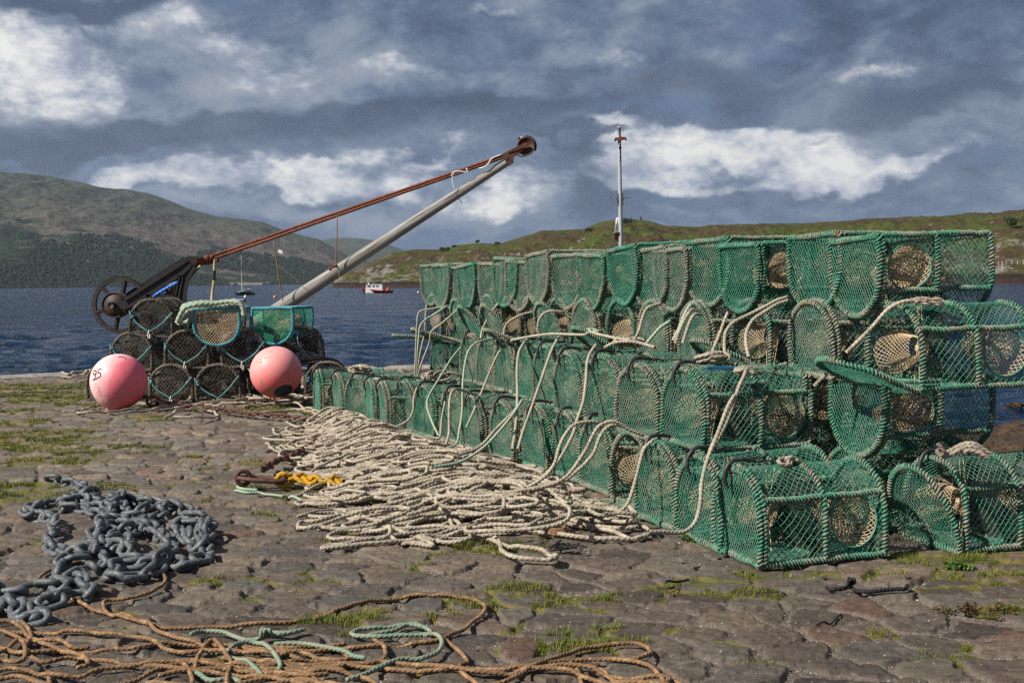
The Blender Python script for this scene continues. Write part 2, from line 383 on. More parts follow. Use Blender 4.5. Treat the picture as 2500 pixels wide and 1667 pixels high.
# ------------------------------------------------------------------ setting: quay
EDGE = [(-40, -1), (-12.0, 13.7), (-7.4, 16.1), (-6.2, 16.75), (1.2, 17.6), (3.2, 8.5), (9, -3), (9, -8), (-40, -8)]
def inside(x, y, poly=EDGE):
    r = np.zeros(np.shape(x), bool); n = len(poly)
    for i in range(n):
        x1, y1 = poly[i]; x2, y2 = poly[(i+1) % n]
        if y1 == y2: continue
        c = ((y1 > y) != (y2 > y)) & (x < (x2-x1)*(y-y1)/(y2-y1)+x1); r ^= c
    return r
_SJ = rng.random((2, 512, 512)); _SR = rng.random((4, 512, 512))
CX, CY = .240, .182
def stones(x, y):
    """irregular cobble field: returns height, stone random id (x3), joint depth"""
    wx = x+.055*(vnoise(x*5.1, y*6.3)-.5)+.018*(vnoise(x*19, y*21)-.5)+.22*(vnoise(x*.6, y*.6)-.5)
    wy = y+.055*(vnoise(x*5.7+9, y*5.3+3)-.5)+.018*(vnoise(x*23+4, y*19+8)-.5)+.22*(vnoise(x*.5+40, y*.7+20)-.5)
    gy = wy/CY; j0 = np.floor(gy).astype(int)
    f1 = np.full(np.shape(x), 9.); f2 = f1.copy(); idx = np.zeros(np.shape(x)+(2,), int); dx1 = f1*0; dy1 = f1*0
    for dj in (-2, -1, 0, 1, 2):
        j = j0+dj; gx = wx/CX+.5*(j & 1); i0 = np.floor(gx).astype(int)
        for di in (-2, -1, 0, 1, 2):
            i = i0+di; a = _SJ[0, i & 511, j & 511]; b = _SJ[1, i & 511, j & 511]
            px = (i+.5+(a-.5)*.86-.5*(j & 1))*CX; py = (j+.5+(b-.5)*.8)*CY
            sz = _SR[3, i & 511, j & 511]*.035
            dx = (wx-px)/1.28; dy = wy-py
            d = (np.abs(dx)**2.3+np.abs(dy)**2.3)**(1/2.3)-sz
            n = d < f1
            f2 = np.where(n, f1, np.minimum(f2, d))
            f1 = np.where(n, d, f1); dx1 = np.where(n, dx, dx1); dy1 = np.where(n, dy, dy1)
            idx[..., 0] = np.where(n, i & 511, idx[..., 0]); idx[..., 1] = np.where(n, j & 511, idx[..., 1])
    e = (f2-f1)
    R = [_SR[k][idx[..., 0], idx[..., 1]] for k in range(4)]
    e = e+.014*(vnoise(x*40, y*40)-.5)+.007*(vnoise(x*95, y*95)-.5)
    gap = .016+.034*R[1]
    s = sstep(gap*.32, gap*.32+.014+.026*R[2], e)
    dome = s*(1-.10*np.clip(1-e/.09, 0, 1))
    lift = .010+.016*R[0]
    tilt = (R[1]-.5)*.11*dy1+(R[2]-.5)*.08*dx1
    h = -.026+dome*(lift+tilt)+(fbm(x*8, y*12, 3))*.012*s+fbm(x*26+R[0]*9, y*44+R[1]*9, 4, .6)*.0075+fbm(x*.9, y*.9, 2)*.02
    h = h+ (1-s)*(fbm(x*70, y*70, 2)*.008)
    # small flakes split off the stone surface
    fl = sstep(.02, .10, fbm(x*13+R[0]*40, y*26+R[1]*40, 3)); h = h-fl*s*.005
    return h-.004, R, 1-s
# moss and grass patches, read off the photograph: (px, py, half width m, half depth m, strength)
PATCH = [(60, 1080, .55, .35, 1), (130, 1120, .5, .25, .9), (20, 1190, .4, .3, .9), (100, 1210, .45, .2, .9), (30, 1060, .5, .3, .9), (180, 1100, .5, .15, .7),
         (120, 940, 1.3, .55, .9), (190, 965, .9, .4, 1), (60, 960, .9, .4, .8), (230, 985, .6, .2, .7), (20, 1000, .5, .3, .8), (120, 975, .6, .3, .9), (40, 1030, .4, .3, .8), (250, 1030, .22, .12, .8), (150, 1050, .5, .14, .8), (230, 1060, .4, .1, .7), (290, 1085, .5, .08, .7),
         (370, 1020, .3, .2, 1), (330, 990, .5, .25, .7), (640, 995, .42, .25, 1), (700, 1000, .5, .2, 1), (760, 985, .5, .2, .8), (590, 1000, .4, .15, .6), (500, 1000, .3, .1, .6),
         (860, 1165, .42, .10, 1), (790, 1185, .32, .10, 1), (830, 1200, .3, .1, .8), (620, 1125, .24, .08, .9), (520, 1138, .15, .06, .9), (600, 1180, .25, .08, .8), (480, 1115, .2, .07, .6), (660, 1210, .2, .06, .6),
         (820, 1310, .16, .05, .8), (470, 1220, .16, .05, .9), (640, 1246, .12, .04, .8), (240, 1190, .25, .06, .9), (330, 1178, .3, .05, .8), (420, 1175, .35, .06, .7), (520, 1410, .12, .07, 1), (600, 1402, .22, .05, .6), (650, 1405, .12, .04, .8),
         (440, 1500, .1, .04, .5), (610, 1450, .1, .05, .7), (830, 1505, .22, .06, 1), (900, 1490, .12, .05, .8), (780, 1500, .1, .05, .8), (860, 1545, .08, .04, .7), (1080, 1497, .1, .04, .8), (1140, 1455, .1, .05, .6),
         (1130, 1325, .2, .07, .8), (1080, 1345, .1, .04, .7), (1220, 1335, .14, .05, .9), (1240, 1325, .1, .05, .9), (1200, 1318, .1, .05, .5), (1000, 1378, .18, .05, .8), (1060, 1370, .12, .04, .6), (950, 1395, .1, .04, .7), (1300, 1330, .1, .04, .8),
         (1260, 1430, .16, .09, 1), (1320, 1450, .2, .07, 1), (1400, 1450, .22, .07, 1), (1220, 1470, .2, .05, .9), (1180, 1455, .2, .05, .8), (1440, 1445, .14, .05, .8), (1340, 1470, .12, .04, .8), (1530, 1437, .14, .04, .8), (1610, 1425, .12, .05, .7), (1580, 1447, .1, .04, .6), (1450, 1472, .08, .04, .8),
         (1420, 1535, .18, .07, .9), (1480, 1520, .1, .05, .9), (1390, 1575, .2, .06, .8), (1290, 1570, .12, .07, .8), (1430, 1560, .16, .05, .8), (1370, 1600, .1, .05, .5), (1560, 1555, .1, .04, .7), (1650, 1520, .1, .04, .5), (1510, 1550, .1, .04, .6),
         (1690, 1420, .2, .06, 1), (1760, 1405, .12, .06, 1), (1730, 1398, .2, .05, .8), (1840, 1440, .16, .06, 1), (1880, 1395, .2, .04, 1), (1960, 1400, .2, .05, 1), (2020, 1388, .12, .05, 1), (1800, 1390, .1, .05, .8), (1660, 1410, .1, .05, .7), (1850, 1460, .1, .05, .7), (1770, 1430, .14, .05, .7),
         (2110, 1392, .1, .03, .8), (2200, 1395, .2, .04, .7), (2260, 1350, .18, .08, 1), (2300, 1365, .3, .06, 1), (2400, 1360, .35, .08, 1), (2440, 1395, .3, .07, 1), (2330, 1390, .2, .05, .8), (2380, 1415, .2, .06, .9), (2480, 1350, .3, .12, .8), (2490, 1410, .2, .08, .8), (2480, 1470, .18, .1, .8),
         (2290, 1420, .14, .04, .6), (2400, 1480, .1, .06, .6), (2150, 1530, .08, .04, .7), (2080, 1555, .1, .03, .5), (2330, 1560, .1, .04, .5), (1800, 1550, .12, .05, .5), (1850, 1600, .1, .05, .4), (1570, 1580, .06, .03, .5), (1030, 1627, .1, .04, .6)]
PW = np.array([[*G(p[0], p[1])[:2], p[2], p[3], p[4]] for p in PATCH])
def mossy(x, y):
    m = np.zeros(np.shape(x))
    for a, b, rx, ry, s in PW:
        m = np.maximum(m, s*(1-sstep(.45, 1.35, np.hypot((x-a)/rx, (y-b)/ry))))
    n = fbm(x*3.3, y*3.3, 3)
    sc_ = sstep(.16, .26, fbm(x*2.1+50, y*2.6+9, 4))*.5             # odd scattered tufts
    m = m*np.where(y < 5.2, .82, 1.12); return np.clip(m*1.2+n*.9*m, 0, 1)+sc_*(m < .2)
def build_ground():
    rows = []; y = 3.0
    while y < 18.5: rows.append(y); y += min(.045, .0043*(y/3.4)**1.75)
    rows = np.array(rows); t = np.linspace(-.56, .60, 1260)
    X = rows[:, None]*t[None]; Y = np.broadcast_to(rows[:, None], X.shape)
    h, R, j = stones(X, Y); m = mossy(X, Y)
    mo = np.clip(m*(.34+1.1*j)-.10+fbm(X*25, Y*25, 2)*.35*(m > .05), 0, 1); mo = sstep(.10, .42, mo)*np.where(m > .62, 1, .35+.65*j)
    h = h+mo*(.004+.010*fbm(X*60, Y*60, 2))*(.4+.6*j)
    V = np.stack([X, Y, h], -1).reshape(-1, 3); nr, nc = X.shape
    Q = gridq(nr, nc); c = V[Q].mean(1); Q = Q[inside(c[:, 0], c[:, 1])]
    me = mesh_np('quay_ground', V, Q, True, dict(sid=np.stack([R[0], R[1], R[2]], -1).reshape(-1, 3), joint=j.ravel(), moss=mo.ravel()))
    def f(T, bs):
        g = geop(T)
        at = lambda n: T.new('ShaderNodeAttribute', attribute_name=n)
        sid = at('sid').outputs['Vector']; jt = at('joint').outputs['Fac']; ms = at('moss').outputs['Fac']
        s = T.new('ShaderNodeSeparateXYZ'); T.l.new(sid, s.inputs[0]); sp2 = T.new('ShaderNodeSeparateXYZ'); T.l.new(g, sp2.inputs[0])
        base = T.ramp(s.outputs[0], [(0, (.088, .074, .064)), (.16, (.135, .112, .094)), (.32, (.182, .152, .125)), (.46, (.108, .101, .095)), (.58, (.158, .128, .110)), (.74, (.145, .142, .130)), (.87, (.205, .172, .138)), (.955, (.20, .165, .13)), (1, (.165, .105, .085))], 'LINEAR')
        off = T.vmath('ADD', g, T.vmath('SCALE', sid, sc=7.0))
        strv = T.vmath('MULTIPLY', off, (1.2, 5.5, 3))
        n1 = T.noise(strv, 3.5, 5, .65, .6); n2 = T.noise(off, 34, 6, .7); n3 = T.noise(off, 240, 3, .6)
        c = T.mix(1.0, base, T.ramp(n1, [(.25, .68), (.5, 1.0), (.75, 1.32)]), 'MULTIPLY')
        c = T.mix(1.0, c, T.ramp(n2, [(.3, .62), (.5, 1.0), (.72, 1.42)]), 'MULTIPLY')
        c = T.mix(1.0, c, T.ramp(n3, [(.3, .80), (.7, 1.18)]), 'MULTIPLY')
        near_shade = T.mapr(T.math('ADD', sp2.outputs[1], T.math('MULTIPLY', T.noise(g, .7, 3, .6), 3.0)), 4.4, 9.5, .47, 1.08); c = T.mix(1.0, c, near_shade, 'MULTIPLY')  # stones darken towards the viewer: own slate tone plus painted foreground shade
        lich = T.mapr(T.noise(off, 11, 4, .7), .62, .72, 0, .35); c = T.mix(lich, c, (.34, .325, .29))
        warm = T.mapr(T.noise(g, 1.3, 3, .5), .45, .65, 0, .35); c = T.mix(1.0, c, (.92, .885, .84), 'MULTIPLY'); c = T.mix(warm, c, T.mix(1.0, c, (1.10, .97, .84), 'MULTIPLY'))
        dirt = T.mix(T.noise(g, 120, 3, .7), (.050, .038, .030), (.150, .124, .104))
        peb = T.mapr(T.noise(g, 210, 1, .5), .64, .70, 0, .8); dirt = T.mix(peb, dirt, (.36, .33, .30))
        sh = T.mapr(T.noise(g, 1.6, 3, .6), .4, .6); dirt = T.mix(sh, dirt, T.mix(1.0, dirt, (1.25, 1.22, 1.2), 'MULTIPLY'))
        jm = T.math('ADD', jt, T.math('MULTIPLY', T.math('SUBTRACT', n2, .5), .7))
        c = T.mix(T.mapr(jm, .30, .62), c, dirt)
        mossc = T.mix(T.noise(g, 55, 4, .7), (.045, .05, .014), (.13, .13, .024)); mossc = T.mix(T.mapr(T.noise(g, 7, 3, .6), .45, .7), mossc, (.17, .125, .04))
        c = T.mix(T.mapr(T.math('ADD', ms, T.math('MULTIPLY', T.math('SUBTRACT', n2, .5), .5)), .30, .55), c, mossc)
        T.put(bs.inputs['Base Color'], c); T.put(bs.inputs['Roughness'], T.ramp(n2, [(.3, .62), (.7, .88)]))
        bh = T.math('ADD', T.math('MULTIPLY', n2, .6), T.math('MULTIPLY', n3, .35)); bump(T, bs, bh, .009, .85)
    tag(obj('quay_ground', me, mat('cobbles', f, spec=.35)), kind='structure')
    # plain continuation of the quay outside the detailed sheet, and the wall below its edge
    mb = MB(); E = np.array(EDGE, float)
    from mathutils.geometry import tessellate_polygon
    tr = tessellate_polygon([[Vector((a, b, 0)) for a, b in EDGE]]); n = len(EDGE)
    V = np.concatenate([np.c_[E, np.full(n, -.075)], np.c_[E, np.full(n, -4.0)]]); i = np.arange(n)
    mb.add(V, np.stack([i, i+n, (i+1) % n+n, (i+1) % n], 1), [t_ for t_ in tr])
    ms_ = mat('quay_stone', two_tone((.15, .135, .12), (.22, .20, .18), 3, .4, .6, 60, .01), rough=.85)
    tag(obj('quay_wall', mb.mesh('quay_wall', False), ms_), kind='structure')
    # coping stones along the seaward edge
    mb = MB(); r = random.Random(3)
    pts = [(-16, 11.0), (-12.0, 13.7), (-7.4, 16.1), (-6.2, 16.75), (1.2, 17.6), (3.2, 8.5)]
    for a, b in zip(pts[:-1], pts[1:]):
        a = np.array(a); b = np.array(b); L = np.linalg.norm(b-a); d = (b-a)/L; nrm = np.array([d[1], -d[0]]); s = .01
        while s < L-.2:
            l = min(r.uniform(.7, 1.4), L-s); w = r.uniform(.30, .42); zc = r.uniform(-.012, .008)
            c = a+d*(s+l/2)+nrm*(w/2-.03)
            nx, ny = 9, 6; u, v = np.meshgrid(np.linspace(-.5, .5, nx), np.linspace(-.5, .5, ny))
            q = c+(u[..., None]*(l-.025))*d+(v[..., None]*w)*nrm
            e = np.minimum(np.minimum(.5-np.abs(u), .2)*l, (.5-np.abs(v))*w); z = zc+.035*sstep(-.01, .04, e)+fbm(q[..., 0]*7, q[..., 1]*7, 3)*.016-.012
            top = np.stack([q[..., 0], q[..., 1], z], -1).reshape(-1, 3); mb.add(top, gridq(ny, nx))
            ring = [(0, k) for k in range(nx)]+[(k, nx-1) for k in range(1, ny)]+[(ny-1, k) for k in range(nx-2, -1, -1)]+[(k, 0) for k in range(ny-2, 0, -1)]
            rv = np.array([top[a_*nx+b_] for a_, b_ in ring]); lo = rv.copy(); lo[:, 2] = -.25; m_ = len(ring); k = np.arange(m_)
            mb.add(np.concatenate([rv, lo]), np.stack([k, (k+1) % m_, (k+1) % m_+m_, k+m_], 1)); s += l
    tag(obj('quay_coping', mb.mesh('quay_coping'), mat('coping_stone', two_tone((.23, .215, .195), (.33, .31, .285), 3, .4, .6, 60, .006, c3=(.16, .14, .12)), rough=.85)), kind='structure')
build_ground()
def ground_z(x, y):
    x = np.atleast_1d(np.asarray(x, float)); y = np.atleast_1d(np.asarray(y, float))
    h, R, j = stones(x, y); return h
def build_grass():
    mb = MB(); N = 900000; D = 3.4+rng.random(N)**1.0*14; t = rng.uniform(-.5, .5, N); x = t*D; y = D
    x2 = []; 
    m = mossy(x, y); k = (m > .25) & inside(x, y); x, y, m = x[k], y[k], m[k]
    h, R, j = stones(x, y); pr = sstep(.25, .8, m)*np.where(m > .68, .55+.45*j, j**1.0); tuft = sstep(-.06, .16, fbm(x*8, y*8, 2))
    k = rng.random(len(x)) < pr*tuft*.95; x, y, h, m = x[k], y[k], h[k], m[k]
    # each root gives a few blades
    rep = 3; x = np.repeat(x, rep)+rng.normal(0, .006, len(x)*rep); y = np.repeat(y, rep)+rng.normal(0, .006, len(y)*rep); h = np.repeat(h, rep); m = np.repeat(m, rep)
    n = len(x); ang = rng.uniform(0, 2*np.pi, n); L = rng.uniform(.012, .036, n)*(.6+.6*m); lean = rng.uniform(.2, 1.0, n); w = rng.uniform(.0006, .0013, n)*(1+y*.06)
    dx, dy = np.cos(ang), np.sin(ang); b = np.stack([x, y, h-.004], 1); s = np.stack([-dy, dx, 0*dx], 1)*w[:, None]
    mid = b+np.stack([dx*lean*L*.3, dy*lean*L*.3, L*.65], 1); tip = b+np.stack([dx*lean*L*.95, dy*lean*L*.95, L*(1.1-.35*lean)], 1)
    V = np.stack([b-s, b+s, mid+s*.8, mid-s*.8, tip], 1).reshape(-1, 3); o = np.arange(n)[:, None]*5
    me = mesh_np('grass', V, [o+np.array([[0, 1, 2, 3]]), o+np.array([[3, 2, 4]])], False)
    def f(T, bs):
        g = geop(T); n1 = T.noise(g, 3, 3, .6); n2 = T.noise(g, 120, 2, .6)
        c = T.mix(T.mapr(n1, .42, .62), (.085, .125, .018), (.185, .180, .030)); c = T.mix(T.mapr(n2, .55, .72), c, (.24, .20, .07))
        T.put(bs.inputs['Base Color'], c)
    tag(obj('grass', me, mat('grass', f, rough=.7, spec=.25)), 'short grass and moss growing in the joints between the cobbles', 'grass', kind='stuff')
    # gravel and shell chips lying in the joints
    n = 110000; D = 3.4+rng.random(n)**1.3*9; x = rng.uniform(-.47, .47, n)*D; y = D; k = inside(x, y); x, y = x[k], y[k]
    h, R, j = stones(x, y); k = (rng.random(len(x)) < .03+.97*(j > .5)*sstep(-.2, .2, fbm(x*1.7, y*1.7, 3))); x, y, h, j = x[k], y[k], h[k], j[k]; n = len(x)
    r = rng.uniform(.0015, .0042, n)*np.where(rng.random(n) < .06, 2.0, 1); 
    o8 = np.array([(1, 0, 0), (0, 1, 0), (-1, 0, 0), (0, -1, 0), (0, 0, .7), (0, 0, -.7)]); V = o8[None]*r[:, None, None]*rng.uniform(.6, 1.3, (n, 6, 1))
    a = rng.uniform(0, 6.28, n); c, s = np.cos(a)[:, None], np.sin(a)[:, None]; V = np.stack([V[..., 0]*c-V[..., 1]*s, V[..., 0]*s+V[..., 1]*c, V[..., 2]], -1)+np.stack([x, y, h+r*.4], 1)[:, None]
    T8 = np.array([(0, 1, 4), (1, 2, 4), (2, 3, 4), (3, 0, 4), (1, 0, 5), (2, 1, 5), (3, 2, 5), (0, 3, 5)]); tn = rng.random(n)
    me = mesh_np('gravel', V.reshape(-1, 3), (T8[None]+np.arange(n)[:, None, None]*6).reshape(-1, 3), False, dict(tone=np.repeat(tn, 6)))
    def f(T, bs):
        a_ = T.new('ShaderNodeAttribute', attribute_name='tone').outputs['Fac']
        T.put(bs.inputs['Base Color'], T.ramp(a_, [(0, (.10, .09, .08)), (.4, (.21, .18, .16)), (.8, (.30, .26, .22)), (.95, (.42, .39, .35)), (1, (.62, .60, .56))]))
    tag(obj('gravel', me, mat('gravel', f, rough=.8)), 'fine gravel and shell chips in the joints of the cobbles', 'gravel', kind='stuff')
build_grass()
# ------------------------------------------------------------------ water
WZ = -1.6
def build_water():
    rows = []; y = 5.0
    while y < 9000: rows.append(y); y += max(.05, .0016*y**1.45) if y < 400 else y*.03
    rows = np.array(rows); t = np.concatenate([np.linspace(-1.6, -.5, 40, endpoint=False), np.linspace(-.5, .5, 620), np.linspace(.5, 1.6, 41)[1:]])
    X = rows[:, None]*t[None]; Y = np.broadcast_to(rows[:, None], X.shape)
    dsp = np.maximum(np.gradient(rows)[:, None], X*0)
    h = 0*X; r = np.random.default_rng(5)
    for k in range(46):
        lam = .35*1.11**k*(.9+.2*r.random()); 
        if lam > 9: lam = r.uniform(.5, 6)
        th = r.normal(-1.15, .55); kx, ky = math.cos(th)*2*np.pi/lam, math.sin(th)*2*np.pi/lam
        amp = .0075*lam**.85*(1 if lam < 3.5 else .45)
        fade = np.clip(lam/(3.2*dsp)-.5, 0, 1)*np.clip(lam/(2.6*np.maximum(Y, 8)*.0021*1.0)-.5, 0, 1)
        ph = X*kx+Y*ky+r.random()*6.28+1.6*vnoise(X*.11+k, Y*.07)*6
        h += amp*fade*(1-np.abs(np.sin(ph*.5))*2+.27)*.8
    gust = .55+.9*vnoise(X*.045+3, Y*.03)
    h = h*gust*1.6
    V = np.stack([X, Y, WZ+h], -1).reshape(-1, 3)
    me = mesh_np('water', V, gridq(*X.shape), True)
    def f(T, bs):
        g = geop(T); m = T.vmath('MULTIPLY', g, (1, 1, 1))
        T.put(bs.inputs['Base Color'], T.mix(T.mapr(T.noise(T.vmath('MULTIPLY', g, (.02, .05, 1)), 1, 4, .6), .35, .65), (.004, .026, .075), (.010, .040, .100)))
        bs.inputs['Roughness'].default_value = .17; bs.inputs['IOR'].default_value = 1.33; bs.inputs['Specular IOR Level'].default_value = .36
        mp = T.new('ShaderNodeMapping'); T.l.new(g, mp.inputs[0]); mp.inputs['Rotation'].default_value = (0, 0, .42); mp.inputs['Scale'].default_value = (.55, 1.25, 1)
        n1 = T.noise(mp.outputs[0], 1.1, 6, .62, .4); n2 = T.noise(mp.outputs[0], .24, 5, .6, .5); n3 = T.noise(mp.outputs[0], 5.5, 4, .6, .2); n4 = T.noise(mp.outputs[0], .05, 4, .6, .3)
        hh = T.math('ADD', T.math('MULTIPLY', n1, .75), T.math('ADD', T.math('MULTIPLY', n2, 2.2), T.math('ADD', T.math('MULTIPLY', n3, .17), T.math('MULTIPLY', n4, 6.5))))
        bump(T, bs, hh, 2.3, 1.0)
    tag(obj('water', me, mat('water', f, spec=.36)), kind='structure')
build_water()
# ------------------------------------------------------------------ hills
def skyline(pts, D, px):
    """height above the sea of a ridge at distance D for the given picture column"""
    p = np.array(pts, float)*2500/2352; y = np.interp(px, p[:, 0], p[:, 1])
    return np.array([P(a, b, D)[2] for a, b in zip(px, y)])-WZ
def hill(name, pts, shore, Dr, Db, px0, px1, nx, ny, rough, mat_, beach=0, exp=.75, depth_noise=.0, fr=1.0, craggy=0):
    px = np.linspace(px0, px1, nx); t = (px-1250)/FPX; Hh = skyline(pts, Dr, px)
    sh = np.interp(px, *zip(*shore)) if isinstance(shore, list) else np.full(nx, float(shore))
    s = np.concatenate([np.linspace(-.04, 1, ny), np.linspace(1.03, 1.6, 8)])
    Y = np.where(s[:, None] <= 1, sh[None]+(Dr-sh[None])*s[:, None], Dr+(Db-Dr)*(s[:, None]-1)/.6); X = Y*t[None]
    u = np.clip(s, 0, 1)[:, None]
    base = Hh[None]*np.where(s[:, None] <= 1, np.maximum(u, 1e-4)**exp, 1-(s[:, None]-1)*1.2)
    sc_ = fr/(Dr*.06)
    n = fbm(X*sc_, Y*sc_, 6, .55); n2 = 1-2*np.abs(fbm(X*sc_*1.7+31, Y*sc_*.8+7, 5, .55))*2
    env = np.where(s[:, None] <= 1, (u*(1-u))**.6*1.6, .35)
    Z = WZ+base*(1+rough*.5*(n2-.5)*env)+n*rough*Hh[None]*env
    if craggy:
        st = fbm(X*.16, Y*.10, 4, .6); Z = Z+craggy*np.clip(st, -.2, .4)*6*env*(1-u)
    Z = Z+fbm(X*sc_*9, Y*sc_*9, 3)*Hh.max()*.012*(env+.15)
    if beach: Z = np.where(s[:, None] < .06, np.minimum(Z, WZ+beach*(s[:, None]+.01)/.06), Z)
    Z = np.where(s[:, None] < 0, WZ-2, Z)
    V = np.stack([X, Y, Z], -1).reshape(-1, 3)
    hh = np.clip((Z-WZ)/np.maximum(Hh[None], 1), 0, 1.5)
    o = obj(name, mesh_np(name, V, gridq(*X.shape), True, dict(up=hh.ravel(), rel=(np.broadcast_to(s[:, None], X.shape)).ravel())), mat_)
    tag(o, kind='structure'); return X, Y, Z, px, s
def head_mat(T, bs):
    g = geop(T); ge = T.new('ShaderNodeNewGeometry'); s = T.new('ShaderNodeSeparateXYZ'); T.l.new(ge.outputs['Normal'], s.inputs[0]); sp = T.new('ShaderNodeSeparateXYZ'); T.l.new(g, sp.inputs[0])
    a = T.noise(T.vmath('MULTIPLY', g, (1, .8, 2)), .022, 6, .62, .3); b = T.noise(g, .12, 5, .65); c = T.noise(T.vmath('MULTIPLY', g, (1, 1, 2.5)), .055, 6, .7, .6); d = T.noise(g, .6, 4, .7)
    k = T.mix(T.mapr(T.math('ADD', a, T.math('MULTIPLY', T.math('SUBTRACT', b, .5), .45)), .43, .58), (.058, .074, .014), (.060, .038, .020))
    k = T.mix(T.mapr(b, .54, .68, 0, .6), k, (.105, .105, .035)); k = T.mix(T.mapr(c, .56, .66, 0, .75), k, (.032, .055, .012))
    k = T.mix(1.0, k, T.ramp(d, [(.3, .62), (.7, 1.35)]), 'MULTIPLY')
    hgt = T.math('SUBTRACT', sp.outputs[2], WZ)
    rk = T.math('ADD', T.mapr(hgt, 2, 40, .18, -.04), T.math('ADD', T.math('SUBTRACT', T.noise(T.vmath('MULTIPLY', g, (1, .6, .5)), .10, 6, .75, .8), .5), T.mapr(s.outputs[2], .45, .95, .12, -.08)))
    rockc = T.mix(T.noise(g, .5, 5, .7), (.075, .064, .056), (.27, .245, .22))
    k = T.mix(T.mapr(rk, .085, .135), k, rockc)
    k = T.mix(T.mapr(T.math('ADD', hgt, T.math('MULTIPLY', T.math('SUBTRACT', b, .5), 2.5)), 2.7, 3.3, 1, 0), k, T.mix(T.mapr(hgt, .9, 2.1), (.040, .022, .016), (.020, .017, .015)))
    T.put(bs.inputs['Base Color'], k); bump(T, bs, T.math('ADD', T.math('MULTIPLY', c, 3), d), 1.2, .8)
HEAD = [(770, 642), (800, 625), (825, 622), (850, 605), (900, 581), (950, 573), (1010, 573), (1050, 565), (1090, 559), (1150, 560), (1200, 545), (1250, 530), (1300, 528), (1340, 526), (1380, 512), (1430, 503), (1490, 507), (1530, 519), (1600, 521), (1700, 515), (1850, 513), (2000, 504), (2150, 499), (2250, 493), (2352, 486), (2700, 470), (3400, 520)]
HG = hill('headland', HEAD, [(800, 700), (870, 630), (1100, 600), (1800, 480), (2450, 369), (3400, 340)], 820, 1600, 815, 3400, 560, 150, .24, mat('headland', head_mat, rough=.9, spec=.15), exp=.62, fr=2.2, craggy=2.6)
def mtn_mat(near):
    def f(T, bs):
        g = geop(T); up = T.new('ShaderNodeAttribute', attribute_name='up').outputs['Fac']; sp = T.new('ShaderNodeSeparateXYZ'); T.l.new(g, sp.inputs[0])
        a = T.noise(T.vmath('MULTIPLY', g, (1, .5, 3)), .0022, 6, .62, .6); b = T.noise(g, .009, 6, .65, .4); c = T.noise(g, .035, 5, .7)
        k = T.mix(T.mapr(T.math('ADD', a, T.math('MULTIPLY', T.math('SUBTRACT', b, .5), .4)), .42, .58), (.046, .056, .038), (.062, .068, .046))
        if near:
            # bare pinkish moor across the middle, dark forestry low down on the left
            pinkx = T.mapr(sp.outputs[0], -1900, -1250); pk = T.math('MULTIPLY', pinkx, T.mapr(T.math('ADD', up, T.math('MULTIPLY', T.math('SUBTRACT', a, .5), .9)), .86, .55))
            k = T.mix(T.math('MULTIPLY', pk, .75), k, T.mix(c, (.085, .062, .056), (.125, .098, .088)))
            fo = T.math('ADD', T.mapr(up, .60, .05, -.15, .42), T.math('ADD', T.math('MULTIPLY', T.math('SUBTRACT', b, .5), 1.3), T.mapr(sp.outputs[0], -1900, -700, .18, -.16)))
            k = T.mix(T.mapr(fo, .13, .2), k, T.mix(c, (.010, .020, .010), (.022, .040, .018)))
            fi = T.math('MULTIPLY', T.mapr(T.noise(T.vmath('MULTIPLY', g, (.4, 1, 3)), .006, 3, .6), .60, .66), T.mapr(up, .5, .2)); k = T.mix(T.math('MULTIPLY', fi, .6), k, (.105, .115, .04))
            k = T.mix(T.mapr(T.math('SUBTRACT', sp.outputs[2], WZ), 5, 9, 1, 0), k, (.22, .185, .165))
            rk = T.mapr(T.noise(g, .02, 6, .8, .5), .60, .70, 0, .6); k = T.mix(T.math('MULTIPLY', rk, T.mapr(up, .5, .9)), k, (.15, .14, .13))
        k = T.mix(1.0, k, T.ramp(c, [(.3, .72), (.7, 1.3)]), 'MULTIPLY')
        T.put(bs.inputs['Base Color'], k); bump(T, bs, T.math('ADD', T.math('MULTIPLY', b, 4), c), 9, .8)
    return f
MTN = [(-900, 400), (-500, 380), (-200, 375), (0, 394), (60, 400), (130, 407), (200, 420), (240, 430), (300, 437), (350, 446), (400, 462), (450, 483), (500, 496), (560, 503), (610, 510), (650, 526), (700, 541), (735, 549), (755, 560), (800, 585), (900, 615), (1100, 640)]
MG = hill('mountain', MTN, [(-900, 2300), (0, 2600), (600, 3300), (1100, 4200)], 5200, 8000, -900, 1150, 520, 200, .30, mat('mountain', mtn_mat(True), rough=.95, spec=.1), exp=.95, fr=.9)
FAR = [(600, 575), (700, 560), (755, 549), (790, 546), (830, 547), (860, 552), (900, 563), (940, 577), (1000, 592), (1100, 615), (1300, 640)]
hill('far_hill', FAR, 5600, 8200, 9500, 600, 1350, 220, 60, .2, mat('far_hill', mtn_mat(False), rough=.95, spec=.1), exp=.8)
